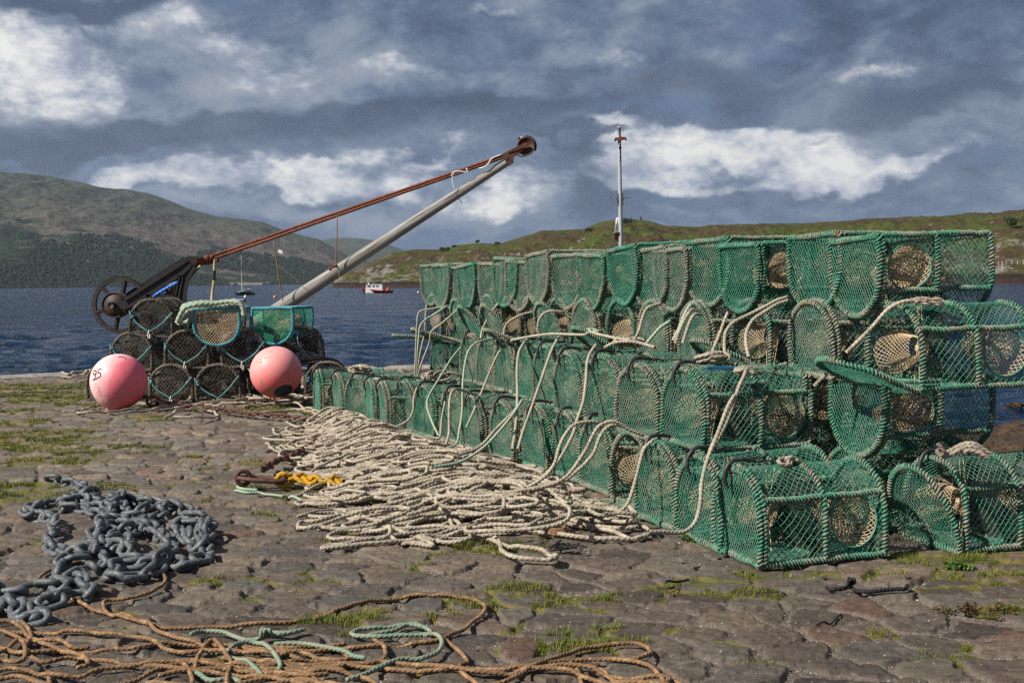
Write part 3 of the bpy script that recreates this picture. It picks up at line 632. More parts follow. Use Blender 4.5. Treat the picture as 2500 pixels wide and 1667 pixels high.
# forest on the lower slopes: one far-off wood
def build_wood():
    X, Y, Z, px, s = MG; r = np.random.default_rng(11); n = 16000
    i = (r.random(n)**1.25*95+4).astype(int); j = r.integers(150, 480, n); x, y, z = X[i, j], Y[i, j], Z[i, j]
    m = fbm(x*.0035, y*.0035, 4)+.10-(i/95.)*.22; k = m > .03; x, y, z = x[k], y[k], z[k]; n = len(x); x = x+r.uniform(-6, 6, n); y = y+r.uniform(-10, 10, n)
    hh = r.uniform(5, 11, n); w = hh*r.uniform(.5, .9, n); a = np.linspace(0, 2*np.pi, 5, endpoint=False); ring = np.stack([np.cos(a), np.sin(a)], 1)
    V = np.zeros((n, 11, 3)); V[:, :5, :2] = ring[None]*w[:, None, None]*.8; V[:, :5, 2] = 0; V[:, 5:10, :2] = ring[None]*w[:, None, None]*r.uniform(.6, 1.0, (n, 5, 1)); V[:, 5:10, 2] = hh[:, None]*r.uniform(.4, .6, (n, 5)); V[:, 10, 2] = hh
    V += np.stack([x, y, z-1], 1)[:, None]; q = np.arange(5); Q = np.stack([q, (q+1) % 5, (q+1) % 5+5, q+5], 1); T3 = np.stack([q+5, (q+1) % 5+5, np.full(5, 10)], 1); o = np.arange(n)[:, None, None]*11
    me = mesh_np('woodland', V.reshape(-1, 3), [(Q[None]+o).reshape(-1, 4), (T3[None]+o).reshape(-1, 3)], False)
    def f(T, bs):
        g = geop(T); T.put(bs.inputs['Base Color'], T.mix(T.noise(g, .02, 4, .7), (.012, .021, .013), (.017, .028, .015)))
    tag(obj('woodland', me, mat('woodland', f, rough=.95, spec=.1)), 'dark wood along the lower slopes of the mountain across the loch', 'wood', kind='stuff')
build_wood()
def leaf_clump(mb, c, r, n, size, flat=.75, rg=random):
    v = rng.normal(size=(n, 3)); v /= np.linalg.norm(v, axis=1)[:, None]; v *= (rng.random((n, 1))**.45); p = np.array(c)+v*np.array([r, r, r*flat])
    a = rng.normal(size=(n, 3)); a /= np.linalg.norm(a, axis=1)[:, None]; b = np.cross(a, rng.normal(size=(n, 3))); b /= np.linalg.norm(b, axis=1)[:, None]+1e-9
    s = size*rng.uniform(.6, 1.3, (n, 1)); V = np.stack([p-a*s, p+b*s*.6, p+a*s, p-b*s*.6], 1).reshape(-1, 3); mb.add(V, np.arange(n*4).reshape(-1, 4))
leafm = mat('bush_leaf', two_tone((.028, .05, .014), (.06, .085, .022), .4, .4, .6, 2, .0), rough=.8)
barkm = mat('bark', color=(.07, .05, .04), rough=.9)
def hz_at(px, D):
    """height of the headland surface"""
    X, Y, Z, pxs, s = HG; j = int(np.clip(np.searchsorted(pxs, px), 0, len(pxs)-1)); return float(np.interp(D, Y[:150, j], Z[:150, j]))
BUSH = [(1166, 815, 1.7, 'small round tree standing on the ridge of the headland'), (1110, 805, 1.4, 'low bush left of the round tree on the headland ridge'), (1215, 815, 1.7, 'broad low bush right of the round tree on the headland ridge'), (1565, 815, 1.3, 'small conifer standing on top of the headland knoll'),
        (1440, 740, 2.5, 'bush on the slope of the headland left of the lamp post'), (1530, 720, 3.2, 'dark bush on the headland slope right of the lamp post'), (1085, 760, 2.4, 'bush on the green slope at the left end of the headland'), (2480, 500, 4.0, 'big bush on the headland slope above the fence at the right edge')]
for i, (px, D, r, lab) in enumerate(BUSH):
    z = hz_at(px, D); x = P(px, 600, D)[0]; t = thing('bush' if 'tree' not in lab and 'conifer' not in lab else ('conifer' if 'conifer' in lab else 'tree'), lab, 'bush' if 'bush' in lab else 'tree', (x, D, z-.3), 0, 'bushes and trees on the headland')
    mb = MB()
    if 'conifer' in lab:
        for q in range(7): leaf_clump(mb, (0, 0, .5+q*.4), .9-q*.11, 60, .22, .4)
    else:
        for q in range(9): leaf_clump(mb, (random.uniform(-r, r)*(1.0 if i != 0 else .55), random.uniform(-r, r)*.5, r*.45+random.random()*r*.5+(1 if i == 0 else 0)), r*random.uniform(.4, .62), 130, .34)
    obj('crown', mb.mesh('crown', False), leafm, t); mb = MB(); mb.tube([(0, 0, 0), (.1, 0, r*.5), (.05, .1, r)], [.22, .15, .05], 6); obj('trunk', mb.mesh('trunk'), barkm, t)
# weed-covered shore below the quay on the right
def build_weed():
    x = np.linspace(2.6, 22, 210); y = np.linspace(3, 24, 200); X, Y = np.meshgrid(x, y)
    lim = 20.6+.12*(X-8)+fbm(X*.8, Y*.5, 3)*1.2; Z = WZ-.25+.75*sstep(0, 2.6, lim-Y)+fbm(X*1.3, Y*1.3, 5, .6)*.45+fbm(X*6, Y*6, 4, .7)*.2
    def f(T, bs):
        g = geop(T); n = T.noise(g, 7, 6, .75, .8); T.put(bs.inputs['Base Color'], T.mix(T.mapr(n, .38, .66), (.016, .010, .006), (.12, .070, .022))); bump(T, bs, n, .06, 1)
    tag(obj('seaweed_shore', mesh_np('seaweed_shore', np.stack([X, Y, Z], -1).reshape(-1, 3), gridq(*X.shape)), mat('seaweed', f, rough=.5, spec=.5)), kind='structure')
    mb = MB()
    for q in range(40): leaf_clump(mb, (10.4+q*.06, 25.0+.012*q+random.uniform(-.08, .08), WZ+.03), .10, 12, .05, .25)
    tag(obj('floating_weed', mb.mesh('floating_weed', False), mat('floating_weed', color=(.10, .065, .02), rough=.6)), 'thin strip of brown weed floating beyond the weedy shore', 'seaweed', kind='stuff')
build_weed()
#@@OBJECTS@@
# ------------------------------------------------------------------ creels (D-shaped netted pots)
CL, CW, CH = .61, .42, .385
def dprof(n=40, W=CW, H=CH, sh=.38):
    """closed D outline in (y,z): flat base, short sides, arched top; evenly spaced"""
    zs = H*sh; a = np.linspace(0, np.pi, 30)
    pts = [(-W/2*.97, 0), (-W/2, zs*.5)]+[(-W/2*math.cos(q), zs+(H-zs)*abs(math.sin(q))**.92) for q in a]+[(W/2, zs*.5), (W/2*.97, 0)]
    p = np.array(pts); p = np.concatenate([p, p[:1]]); s = np.r_[0, np.cumsum(np.linalg.norm(np.diff(p, axis=0), axis=1))]
    si = np.linspace(0, s[-1], n, endpoint=False); return np.stack([np.interp(si, s, p[:, i]) for i in (0, 1)], 1)
def halfw(z, W=CW, H=CH, sh=.38):
    zs = H*sh; return np.where(z < zs, W/2*(.97+.03*np.clip(z/zs*2, 0, 1)), W/2*np.sqrt(np.clip(1-(np.clip((z-zs)/(H-zs), 0, 1))**(2/.92), 0, 1)))
def wrapped(mb, path, closed, r=None, core=.0074, rope=.0058, pitch=.034, starts=2):
    """a bar with rope wound round it"""
    r = r or rng
    p = resample(path, pitch/10, closed); m = len(p)
    p = p+np.stack([fbm(np.arange(m)*.045+k*31+r.random()*99, np.zeros(m)+k, 2) for k in range(3)], 1)*.008
    t, N, B = frames(p, closed); turns = m/10; ph = 2*np.pi*np.arange(m)/10
    if closed: ph = 2*np.pi*round(turns)*np.arange(m)/m
    if not closed: ph = ph+.9*np.sin(np.arange(m)*.13)
    R = core+rope*.55*(1+.35*(vnoise(np.arange(m)*.14+r.random()*50, np.zeros(m))-.5)*2)
    for st in range(starts):
        q = ph+2*np.pi*st/starts; a = np.arange(m); rr = np.broadcast_to(R, (m,))*(1+.22*(vnoise(a*.09+st*7, np.zeros(m)+3)-.5))
        h = p+(N*np.cos(q)[:, None]+B*np.sin(q)[:, None])*rr[:, None]
        V, Q = sweep(h, rope*(1+.5*(vnoise(a*.10+st*19+r.random()*60, np.zeros(m)+9)-.45)), 6, closed, np.array([1.08, .74]*3), (2*np.pi*round(m/9.)*a/m if closed else a*.7)); mb.add(V, Q)
    # frayed fibres standing off the winding
    nf = m//6; i_ = r.integers(0, m, nf); d_ = r.normal(size=(nf, 3)); d_ -= t[i_]*(d_*t[i_]).sum(1)[:, None]; d_ /= np.linalg.norm(d_, axis=1)[:, None]; c_ = p[i_]+d_*(core+rope)
    segs_mesh(mb, np.stack([c_, c_+(d_+r.normal(0, .7, (nf, 3)))*r.uniform(.004, .013, (nf, 1))], 1), .0006)
    V, Q = sweep(p[::4], core, 5, closed); mb.add(V, Q)
def lattice(u1, v1, du, dv, surf, keep=None, jit=.18, r=None):
    """diamond net over [0,u1]x[0,v1]; surf maps (u,v)->xyz; keep(u,v)->bool for knots; returns strand segments"""
    r = r or rng; nu = int(u1/du); nv = int(v1/dv); du = u1/nu; dv = v1/nv
    I, J = np.meshgrid(np.arange(nu*2+1), np.arange(nv*2+1), indexing='ij'); ok = (I+J) % 2 == 0
    U = I*du/2; Vv = J*dv/2; inn = (I > 0) & (I < nu*2) & (J > 0) & (J < nv*2)
    U = U+inn*r.normal(0, jit*du*.25, U.shape); Vv = Vv+inn*r.normal(0, jit*dv*.25, U.shape)
    # slow wander so that the meshes are not regular
    U = U+inn*fbm(U/u1*3+r.random()*9, Vv/v1*3, 2)*du*1.5; Vv = Vv+inn*fbm(U/u1*3+40, Vv/v1*3+r.random()*9, 2)*dv*1.2
    out = []
    for di, dj in ((1, 1), (1, -1)):
        i = I[:-1]; j = J[:-1]; j2 = j+dj; m = ok[:-1] & (j2 >= 0) & (j2 <= nv*2); ii, jj = i[m], j[m]
        a = np.stack([U[ii, jj], Vv[ii, jj]], 1); b = np.stack([U[ii+1, jj+dj], Vv[ii+1, jj+dj]], 1)
        if keep is not None:
            ka = keep(a[:, 0], a[:, 1]); kb = keep(b[:, 0], b[:, 1]); both = ka & kb; one = ka ^ kb
            A, Bb = a[one], b[one]; kA = ka[one]; lo = np.where(kA[:, None], A, Bb); hi = np.where(kA[:, None], Bb, A)
            for _ in range(6):
                mid = (lo+hi)/2; k = keep(mid[:, 0], mid[:, 1])[:, None]; lo = np.where(k, mid, lo); hi = np.where(k, hi, mid)
            st = np.where(kA[:, None], A, Bb); a = np.concatenate([a[both], st]); b = np.concatenate([b[both], lo])
        out.append(np.stack([surf(a[:, 0], a[:, 1]), surf(b[:, 0], b[:, 1])], 1))
    return np.concatenate(out)
def net_panel_D(x, r, W=CW, H=CH, du=.021, dv=.034, tw=.0015, bulge=.0, name='net', slant=0):
    ph = r.random()*50
    def surf(u, v):
        y = u-W/2; z = v; b = bulge*np.sin(np.pi*np.clip(z/H, 0, 1))*(1-(2*y/W)**2)+.010*(vnoise(y*9+ph, z*9)-.5)
        return np.stack([x+b+slant*z, y, z], 1)
    S = lattice(W, H, du, dv, surf, lambda u, v: np.abs(u-W/2) < halfw(v, W, H)-.002, r=r)
    mb = MB(); segs_mesh(mb, S, tw)
    # knots
    return mb
def creel_meshes(seed, W=CW, L=CL, H=CH, twine=.0018, mesh=(.027, .035), funnel=True, dm=None):
    r = np.random.default_rng(seed); D = {}
    pr = dprof(44, W, H)
    for k, x in enumerate((0.0, L/2, L)):
        mb = MB(); q = np.c_[np.full(len(pr), x), pr]; q[:, 0] += r.normal(0, .004); wrapped(mb, q, True, r); D['hoop%d' % k] = mb.mesh('hoop')
    zr = H*.70; yr = float(halfw(np.array(zr), W, H))
    for k, (y, z) in enumerate(((-W/2*.97, 0.0), (W/2*.97, 0.0), (-yr, zr), (yr, zr))):
        mb = MB(); x = np.linspace(0, L, 9); sag = .012*np.sin(np.pi*x/L*2)**2*(1 if k > 1 else .2)
        wrapped(mb, np.stack([x, y*(1-sag*1.2), z-sag*.5+0*x], 1), False, r); D['rail%d' % k] = mb.mesh('rail')
    # cover net from one base rail over the top to the other
    arc = np.concatenate([dprof(160, W, H)[:-1]]); 
    s0 = np.argmin(arc[:, 0]*10+arc[:, 1]*0+arc[:, 1]*8); arc = np.roll(arc, -np.argmin((arc[:, 0]+W/2*.97)**2+arc[:, 1]**2), 0)
    sl = np.r_[0, np.cumsum(np.linalg.norm(np.diff(arc, axis=0), axis=1))]; top = np.argmax(sl > 0); 
    # keep the part that is not the base
    base = (arc[:, 1] < 1e-4) & (np.abs(arc[:, 0]) < W/2*.95); k1 = np.argmax(base) if base.any() else len(arc); arc = arc[:k1]; sl = sl[:k1]; A = sl[-1]
    fx, fy, fz, fr = L*.75, W/2, H*.43, .118
    def cover(u, v):
        y = np.interp(v, sl, arc[:, 0]); z = np.interp(v, sl, arc[:, 1]); f = np.abs(np.sin(2*np.pi*u/L))**.8
        g = 1-.075*f*np.abs(np.sin(np.pi*np.clip(v/A*2.0, 0, 2)))
        g = g+.02*(vnoise(u*11+seed, v*11)-.5)*f
        zc = H*.35; return np.stack([u, y*g, zc+(z-zc)*g], 1)
    holes = [(fx, A*.155), (L-fx, A*(1-.155))] if funnel else []
    def keep(u, v):
        k = np.ones(np.shape(u), bool)
        for a, b in holes: k &= ((u-a)**2+(v-b)**2) > fr**2
        return k
    mb = MB(); segs_mesh(mb, lattice(L, A, mesh[0]*1.25, mesh[1], cover, keep, r=r), twine); D['cover_net'] = mb.mesh('cover_net')
    mb = MB(); fl = lambda u, v: np.stack([u, v-W/2, -.004+.012*vnoise(u*9, v*9+seed)], 1)
    segs_mesh(mb, lattice(L, W, .030, .030, fl, r=r), twine); D['floor_net'] = mb.mesh('floor_net')
    D['end_net'] = net_panel_D(L, r, W, H, *(dm or (.024, .034)), twine*.9, .012).mesh('end_net')
    D['parlour_net'] = net_panel_D(L*.5, r, W, H, .016, .020, twine*1.15, -.06).mesh('parlour_net')  # mesh made finer to hold back light and darken the interior
    # funnels: net tube from the ring in the side, narrowing inwards
    for k, (a, b) in enumerate(holes):
        c0 = cover(np.array([a]), np.array([b]))[0]; sgn = 1 if c0[1] < 0 else -1
        mb = MB(); an = np.linspace(0, 2*np.pi, 24, endpoint=False); ring = cover(a+fr*np.cos(an), b+fr*np.sin(an)); V, Q = sweep(resample(ring, .01, True), .0045, 5, True); mb.add(V, Q); D['ring%d' % k] = mb.mesh('funnel_ring')
        def fun(u, v, c0=c0, sgn=sgn, a=a, b=b):
            an = u; e = v/.21; rr = fr*(1-.55*e**.8); R0 = cover(a+fr*np.cos(an), b+fr*np.sin(an)); 
            inn = np.stack([c0[0]+rr*np.cos(an)-.02*e, np.full(np.shape(an), c0[1])+sgn*v, c0[2]+.028*e+rr*np.sin(an)*(1 if sgn > 0 else -1)+.012*np.sin(3*an+seed)*e], 1)
            w = np.clip(e/.25, 0, 1)[:, None]; return R0*(1-w)+inn*w
        mb = MB(); segs_mesh(mb, lattice(2*np.pi, .21, 2*np.pi/30, .021, fun, r=r), twine*1.05); D['funnel%d' % k] = mb.mesh('entrance_funnel')
    # bait string and a few hanging ends
    mb = MB()
    for q in range(3):
        x = L*.22+r.normal(0, .01); y = r.normal(0, .02); mb.tube(resample([(x, y, .01), (x+r.normal(0, .01), y+r.normal(0, .01), H*.5), (x+.01*q, y, H*.97)], .03), .0022, 4)
    mb.ball((L*.22, 0, H*.45), .014, 6, 5, (1, 1, 1.5)); D['bait_string'] = mb.mesh('bait_string')
    # door, hinged along the base at x=0
    mb = MB(); q = np.c_[np.full(len(pr), -.020), pr*np.array([[.985, .985]])]; wrapped(mb, q, True, r); D['door'] = mb.mesh('door')
    D['door_net'] = net_panel_D(-.020, r, W*.98, H*.98, *(dm or (.019, .034)), twine*.92, .006).mesh('door_net')
    # black rubber hook over the arch, with its strap
    mb = MB(); y0 = .03
    hk = [(-.052, y0-.006, H-.085), (-.062, y0, H-.045), (-.050, y0, H+.000), (-.018, y0, H+.028), (.03, y0, H+.030), (.10, y0, H+.020)]
    p = resample(hk, .008); V, Q = sweep(p, np.interp(np.linspace(0, 1, len(p)), [0, .15, .6, 1], [.006, .0105, .010, .008]), 8); mb.add(V, Q)
    mb.ball(p[0], .007, 8, 6); an = np.linspace(0, 2*np.pi, 20, endpoint=False); mb.tube(np.stack([.118+.022*np.cos(an), y0+.005+.017*np.sin(an), np.full(20, H+.019)], 1), .0065, 6, True)
    D['hook'] = mb.mesh('hook'); mb = MB()
    for q in (-1, 1): mb.tube(resample([(.118, y0+q*.010, H+.018), (.20, y0+q*.004, H+.014), (.29, y0+q*.009, H+.008)], .02), .0030, 5)
    mb.tube(resample([(.29, y0-.02, H-.01), (.292, y0, H+.012), (.29, y0+.025, H-.01)], .01), .0035, 5)
    D['strap'] = mb.mesh('strap'); return D
VAR = [creel_meshes(s) for s in (1, 2, 3)]
def creel(kind, label, group, door=0.0, var=0, tone=.5, hook=True, rope='frame_rope', net='green_net', tan='tan_net', name='creel', mirror=False):
    D = VAR[var] if isinstance(var, int) else var
    root = bpy.data.objects.new(name, None); col.objects.link(root); root.empty_display_size = .1; tag(root, label, 'creel', group)
    c = (tone, tone, tone, 1)
    def part(nm, key, m, par=None):
        me = D[key]
        if me.materials and me.materials[0] != M[m]: me = D.setdefault(key+m, me.copy()); me.materials[0] = M[m]
        elif not me.materials: me.materials.append(M[m])
        o = bpy.data.objects.new(nm, me); col.objects.link(o); o.parent = par or root; o.color = c; return o
    for k in range(3): part('hoop', 'hoop%d' % k, rope)
    for k in range(4): part('rail', 'rail%d' % k, rope)
    part('cover_net', 'cover_net', net); part('floor_net', 'floor_net', net); part('end_net', 'end_net', net); part('parlour_net', 'parlour_net', 'inner_shade_net'); part('bait_string', 'bait_string', tan)
    for k in range(2):
        if 'funnel%d' % k in D: f = part('entrance_funnel', 'funnel%d' % k, tan); part('ring', 'ring%d' % k, net, f)
    d = part('door', 'door', rope); part('door_net', 'door_net', net, d); d.rotation_euler = (0, -door, 0)
    if hook: h = part('hook', 'hook', 'black_rubber'); part('strap', 'strap', 'black_rubber', h)
    return root
def place(o, pos, yaw, flip=False, s=1.0, tilt=0.0, roll=0.0):
    """pos = middle of the base edge at the door end"""
    Rm = Matrix.Rotation(yaw, 4, 'Z') @ Matrix.Rotation(tilt, 4, 'Y') @ Matrix.Rotation(roll, 4, 'X')
    if flip: Rm = Matrix.Rotation(yaw, 4, 'Z') @ Matrix.Rotation(tilt, 4, 'Y') @ Matrix.Rotation(math.pi+roll, 4, 'X')
    sv = Matrix.Diagonal((s, s, s, 1)) if not hasattr(s, '__len__') else Matrix.Diagonal((*s, 1))
    o.matrix_world = Matrix.Translation(pos) @ Rm @ sv
ORD = ['nearest', 'second', 'third', 'fourth', 'fifth', 'sixth', 'seventh', 'eighth', 'ninth', 'tenth', 'eleventh', 'twelfth', 'thirteenth', 'fourteenth', 'fifteenth', 'sixteenth', 'seventeenth']
def ordn(i): return ORD[i] if i == 0 else ORD[i]+' from the near end'
def interp_row(knots, n0, n1):
    pass
YAW = math.radians(19.5)
def wob(a): return random.uniform(-a, a)
# front stack, row on the ground: door-side far base corner B read off the photograph
FB = [(.946, 5.385), (.815, 5.70), (.668, 6.15), (.555, 6.62), (.425, 7.13), (.278, 7.56), (.09, 7.95), (-.143, 8.38), (-.372, 8.85), (-.56, 9.28), (-.80, 9.66), (-1.00, 10.02)]
def corner_place(o, bx, by, z, yaw, flip=False, s=1.0, tilt=0, roll=0):
    sy = s[1] if hasattr(s, '__len__') else s
    v = Vector((-math.sin(yaw), math.cos(yaw), 0))*(CW/2*sy); place(o, Vector((bx, by, z))-v, yaw, flip, s, tilt, roll)
GF = 'green creels in the long front stack'
op = {3: 1.50}
for i, (bx, by) in enumerate(FB):
    lab = 'green creel on the cobbles, %s, ground row of front stack' % ordn(i)
    if i == 3: lab = 'green creel with its door lying open on the ropes, tan funnel showing'
    if i == 0: lab = 'nearest green creel at the corner of the front stack, black hook over its arch'
    c = creel('closed', lab, GF, op.get(i, 0), i % 3, .5+wob(.10)-(.04 if i < 2 else 0), hook=i not in (3,))
    corner_place(c, bx, by, .004, YAW+math.radians(i*.5+wob(3.5)), s=(1.0, 1.0-.03*(i % 3 == 2), 1.05+wob(.02)), roll=wob(.015))
# the loose group that juts out at the far left end of the front stack
for i, (bx, by, yw, lab) in enumerate([(-1.30, 10.42, .30, 'green creel fifth from the left end of the low row, orange hook on top'), (-1.17, 10.14, .33, 'green creel sixth from the left end of the low row'), (-1.53, 10.75, .62, 'green creel turned to show its side, third from the left end of the low row'),
                                       (-1.72, 11.15, .40, 'green creel second from the left end of the low row'), (-1.93, 11.45, .30, 'leftmost green creel of the low row beside the black pots')]):
    c = creel('closed', lab, GF, 0, (i+1) % 3, .5+wob(.1)); corner_place(c, bx, by, .004, yw, s=(1, 1, 1.02 if i < 4 else 1.05))
# front stack, second row
MBK = [(.80, 6.12), (.60, 6.56), (.455, 7.10), (.30, 7.66), (.17, 8.12), (.03, 8.62), (-.12, 9.10), (-.27, 9.55), (-.42, 9.98)]
for i, (bx, by) in enumerate(MBK):
    lab = 'green creel, %s, upper row of front stack' % ordn(i)
    c = creel('closed', lab, GF, 0, (i+1) % 3, .5+wob(.10)); corner_place(c, bx, by, .405+wob(.008), YAW+math.radians(3+i*.4+wob(5)), s=(1.0, 1.0-.03*(i % 3 == 2), 1.03+wob(.03)), roll=wob(.05), tilt=wob(.03))
# back stack: line of door faces X = BA + BB*D
BA, BB = 4.53, -.489
def bl(D): return BA+BB*D
GB = 'green creels in the tall back stack'
# top row, upside down: left edge and top edge of every D read off the photograph
TOP = [(2033, 582), (1932, 574), (1762, 597), (1679, 586), (1602, 608), (1550, 608), (1490, 604), (1417, 622), (1352, 622), (1289, 618), (1241, 638), (1211, 631), (1175, 643), (1122, 646), (1089, 652), (1062, 646), (1032, 646)]
for i, (px, py) in enumerate(TOP):
    D = 12910/(px+144.); pz = P(px, py, D); lab = 'upside-down green creel, %s, top row of back stack' % ordn(i)
    c = creel('closed', lab, GB, 0, i % 3, .5+wob(.14)+(.0 if i not in (2, 6) else -.22), hook=False)
    corner_place(c, pz[0], D, float(np.clip(pz[2]-.012, 1.36, 1.50)), YAW+math.radians(2+i*.45+wob(5)), True, (1, 1.0-.03*(i % 3 == 1), .98+wob(.03)), tilt=wob(.035), roll=wob(.08))
# third row: upright, many doors hanging open
TD = [5.70, 6.22, 6.72, 7.16, 7.58, 7.98, 8.38, 8.78, 9.14, 9.50, 9.86, 10.22, 10.58, 10.95]
TO = {0: 1.15, 1: .06, 2: 1.05, 3: 0, 4: 0, 5: .95, 6: .0, 7: .30, 8: 1.15, 9: .55, 10: .62, 11: .3, 12: 1.25, 13: 1.45}
for i, D in enumerate(TD):
    lab = 'green creel with door %s, %s, third row of back stack' % ('open' if TO[i] > .2 else 'shut', ordn(i))
    c = creel('closed', lab, GB, TO[i], (i+2) % 3, .5+wob(.14), hook=False)
    corner_place(c, bl(D)+.02+(-.03 if i == 0 else 0), D, .735+wob(.01), YAW+math.radians(-3+i*.5+wob(3)), s=(1.04 if i == 0 else 1, 1.0, 1.0), roll=wob(.03))
# second row: upside down near the viewer, upright further back
for i, D in enumerate([5.88, 6.38, 6.86, 7.32, 7.78, 8.24, 8.7, 9.16, 9.62, 10.08, 10.50, 10.92]):
    fl = i < 4; lab = ('upside-down green creel, %s, second row of back stack' if fl else 'upright green creel, %s, second row of back stack') % ordn(i)
    c = creel('closed', lab, GB, 0, i % 3, .5+wob(.14), hook=False)
    corner_place(c, bl(D)-.03+(.10 if not fl else 0), D, .745 if fl else .37, YAW+math.radians(i*.5+wob(2)), fl, s=(1, 1.02, .97))
# ground row of the back stack
for i, D in enumerate([5.60, 6.06, 6.54, 7.02, 7.50, 7.98, 8.46, 8.94, 9.42, 9.90, 10.38, 10.86]):
    lab = 'green creel, %s, bottom row of back stack' % ordn(i)
    if i == 0: lab = 'green creel at the right edge, its door leaning open against the front stack'
    c = creel('closed', lab, GB, .33 if i == 0 else 0, (i+1) % 3, .5+wob(.1), hook=i == 0)
    corner_place(c, bl(D)+.08+(.02 if i == 0 else 0), D, .004, YAW+math.radians(-1+i*.4+wob(2)), s=(1.0, 1.0, 1.03))
#@@
# ------------------------------------------------------------------ black pots by the crane
def on_plane(pts, D): return [tuple(P(a, b, D)) for a, b in pts]
VB = [creel_meshes(s, .47, .56, .395, .0026, (.034, .040), dm=(.038, .046)) for s in (11, 12)]
VG = [creel_meshes(s, .49, .56, .42, .0023, (.026, .032), dm=(.030, .036)) for s in (21, 22)]
def crust(T, bs):
    g = geop(T); T.put(bs.inputs['Base Color'], T.ramp(T.noise(g, 130, 2, .7), [(.3, (.03, .025, .02)), (.48, (.11, .085, .06)), (.6, (.24, .20, .15)), (.7, (.42, .38, .32))]))
M['crust'] = mat('crust', crust, rough=.9)
GP = 'black pots stacked in front of the crane'
def lacing(c, W=.47, H=.395, toggle=True, side=0):
    mb = MB(); a = random.uniform(-.02, .02)
    p = [(-.03, W*.5, H*.66), (-.048, W*.47, H*.58), (-.05, W*.30, H*.33), (-.055, .03, H*.15), (-.055, a, H*.12), (-.05, -W*.26, H*.34), (-.046, -W*.45, H*.60), (-.03, -W*.5, H*.66)]
    if side: p = p[:5] if side > 0 else p[4:]
    laid_rope(mb, p, .0085)
    for q in range(3): mb.ball((-.048+random.uniform(-.01, .01), W*.44+random.uniform(-.02, .02), H*.56-.015*q), .017, 7, 5)
    mb.ball((-.048, -W*.40, H*.52), .016, 7, 5)
    obj('lacing_rope', mb.mesh('lacing_rope'), M['teal_rope'], c)
    if toggle:
        mb = MB(); mb.tube(resample([(-.06, a-.004, H*.17), (-.065, a+.006, H*.08), (-.062, a+.008, -.01), (-.062, a-.012, -.02), (-.06, a-.008, H*.06)], .01), .006, 6); obj('toggle', mb.mesh('toggle'), M['white_plastic'], c)
POTS = [  # px, base py, D, z, yaw, roll, toggle, label
    (421, 977, 12.50, .0, 1.52, .02, 1, 'black pot on the ground just right of the left pink buoy'),
    (536, 977, 12.45, .0, 1.60, -.02, 0, 'black pot on the ground midway between the two pink buoys'),
    (262, 984, 12.75, .0, 1.30, .0, 0, 'black pot on the ground almost hidden behind the left pink buoy'),
    (664, 977, 12.75, .0, 1.62, .0, 0, 'black pot on the ground hidden behind the right pink buoy'),
    (800, 972, 12.60, .0, 1.75, .05, 1, 'black pot on the ground in shadow beside the low green creels'),
    (324, 903, 12.62, .345, 1.42, .06, 1, 'leftmost black pot of the middle row above the left buoy'),
    (458, 893, 12.55, .36, 1.58, .02, 1, 'black pot of the middle row with teal lacing, second from left'),
    (598, 893, 12.55, .36, 1.63, -.03, 1, 'black pot of the middle row with teal lacing, third from left'),
    (736, 888, 12.70, .375, 1.70, -.08, 0, 'rightmost black pot of the middle row with a pale blue tie'),
    (371, 822, 12.60, .70, 1.50, .05, 1, 'black pot on top of the pile in front of the gear wheel')]
for i, (px, py, D, z, yaw, roll, tg, lab) in enumerate(POTS):
    c = creel('closed', lab, GP, 0, VB[i % 2], .5+wob(.15), False, 'dark_rope', 'black_net', 'black_net', 'black_pot'); c['category'] = 'pot'
    x = P(px, py, D)[0]; place(c, (x, D-.02, z+.004), yaw, False, (1, 1.0, 1.0), roll=roll+wob(.02))
    mb = MB()
    for q in range(44):
        a = random.randrange(44); pr_ = dprof(44, .47, .395)[a]; x_ = random.choice((-.02, 0, .01, .28)); leaf_clump(mb, (x_, pr_[0]*1.0, pr_[1]*1.0), .022, 22, .0065, 1)
    for q in range(34): leaf_clump(mb, (random.uniform(.0, .25), wob(.16), random.uniform(.02, .26)), .045, 26, .006, .6)
    obj('weed_crust', mb.mesh('weed_crust', False), M['crust'], c)
    if i not in (8, 2, 3): lacing(c, toggle=bool(tg), side=0 if i != 4 else 1)
    elif i == 8:
        mb = MB(); mb.tube(resample([(-.04, 0, .34), (-.06, .01, .26), (-.05, -.005, .18)], .01), .006, 6); obj('tie', mb.mesh('tie'), mat('pale_blue', color=(.35, .50, .66), rough=.6), c)
# scraps of twine, weed and crust caught in the pots
for i, (px, D, yaw, net, lab, s) in enumerate([(531, 12.50, 1.60, 'tan_net', 'upside-down creel with blue frame and tan net on top of the black pots', 1.0), (668, 12.60, 1.36, 'bright_net', 'upside-down creel with blue frame and bright green net beside the jib foot', .97)]):
    c = creel('closed', lab, 'blue-framed creels on top of the black pots', 0, VG[i], .5, False, 'blue_rope', net, 'tan_net', 'blue_creel')
    for ch in c.children:
        if ch.name.startswith('cover_net') and i == 0: ch.data = ch.data.copy(); ch.data.materials[0] = M['black_net']
    z = P(px, 752 if i == 0 else 750, D)[2]; place(c, (P(px, 750, D)[0], D-.05, z-.01), yaw, True, (s, s, .93), roll=wob(.01))
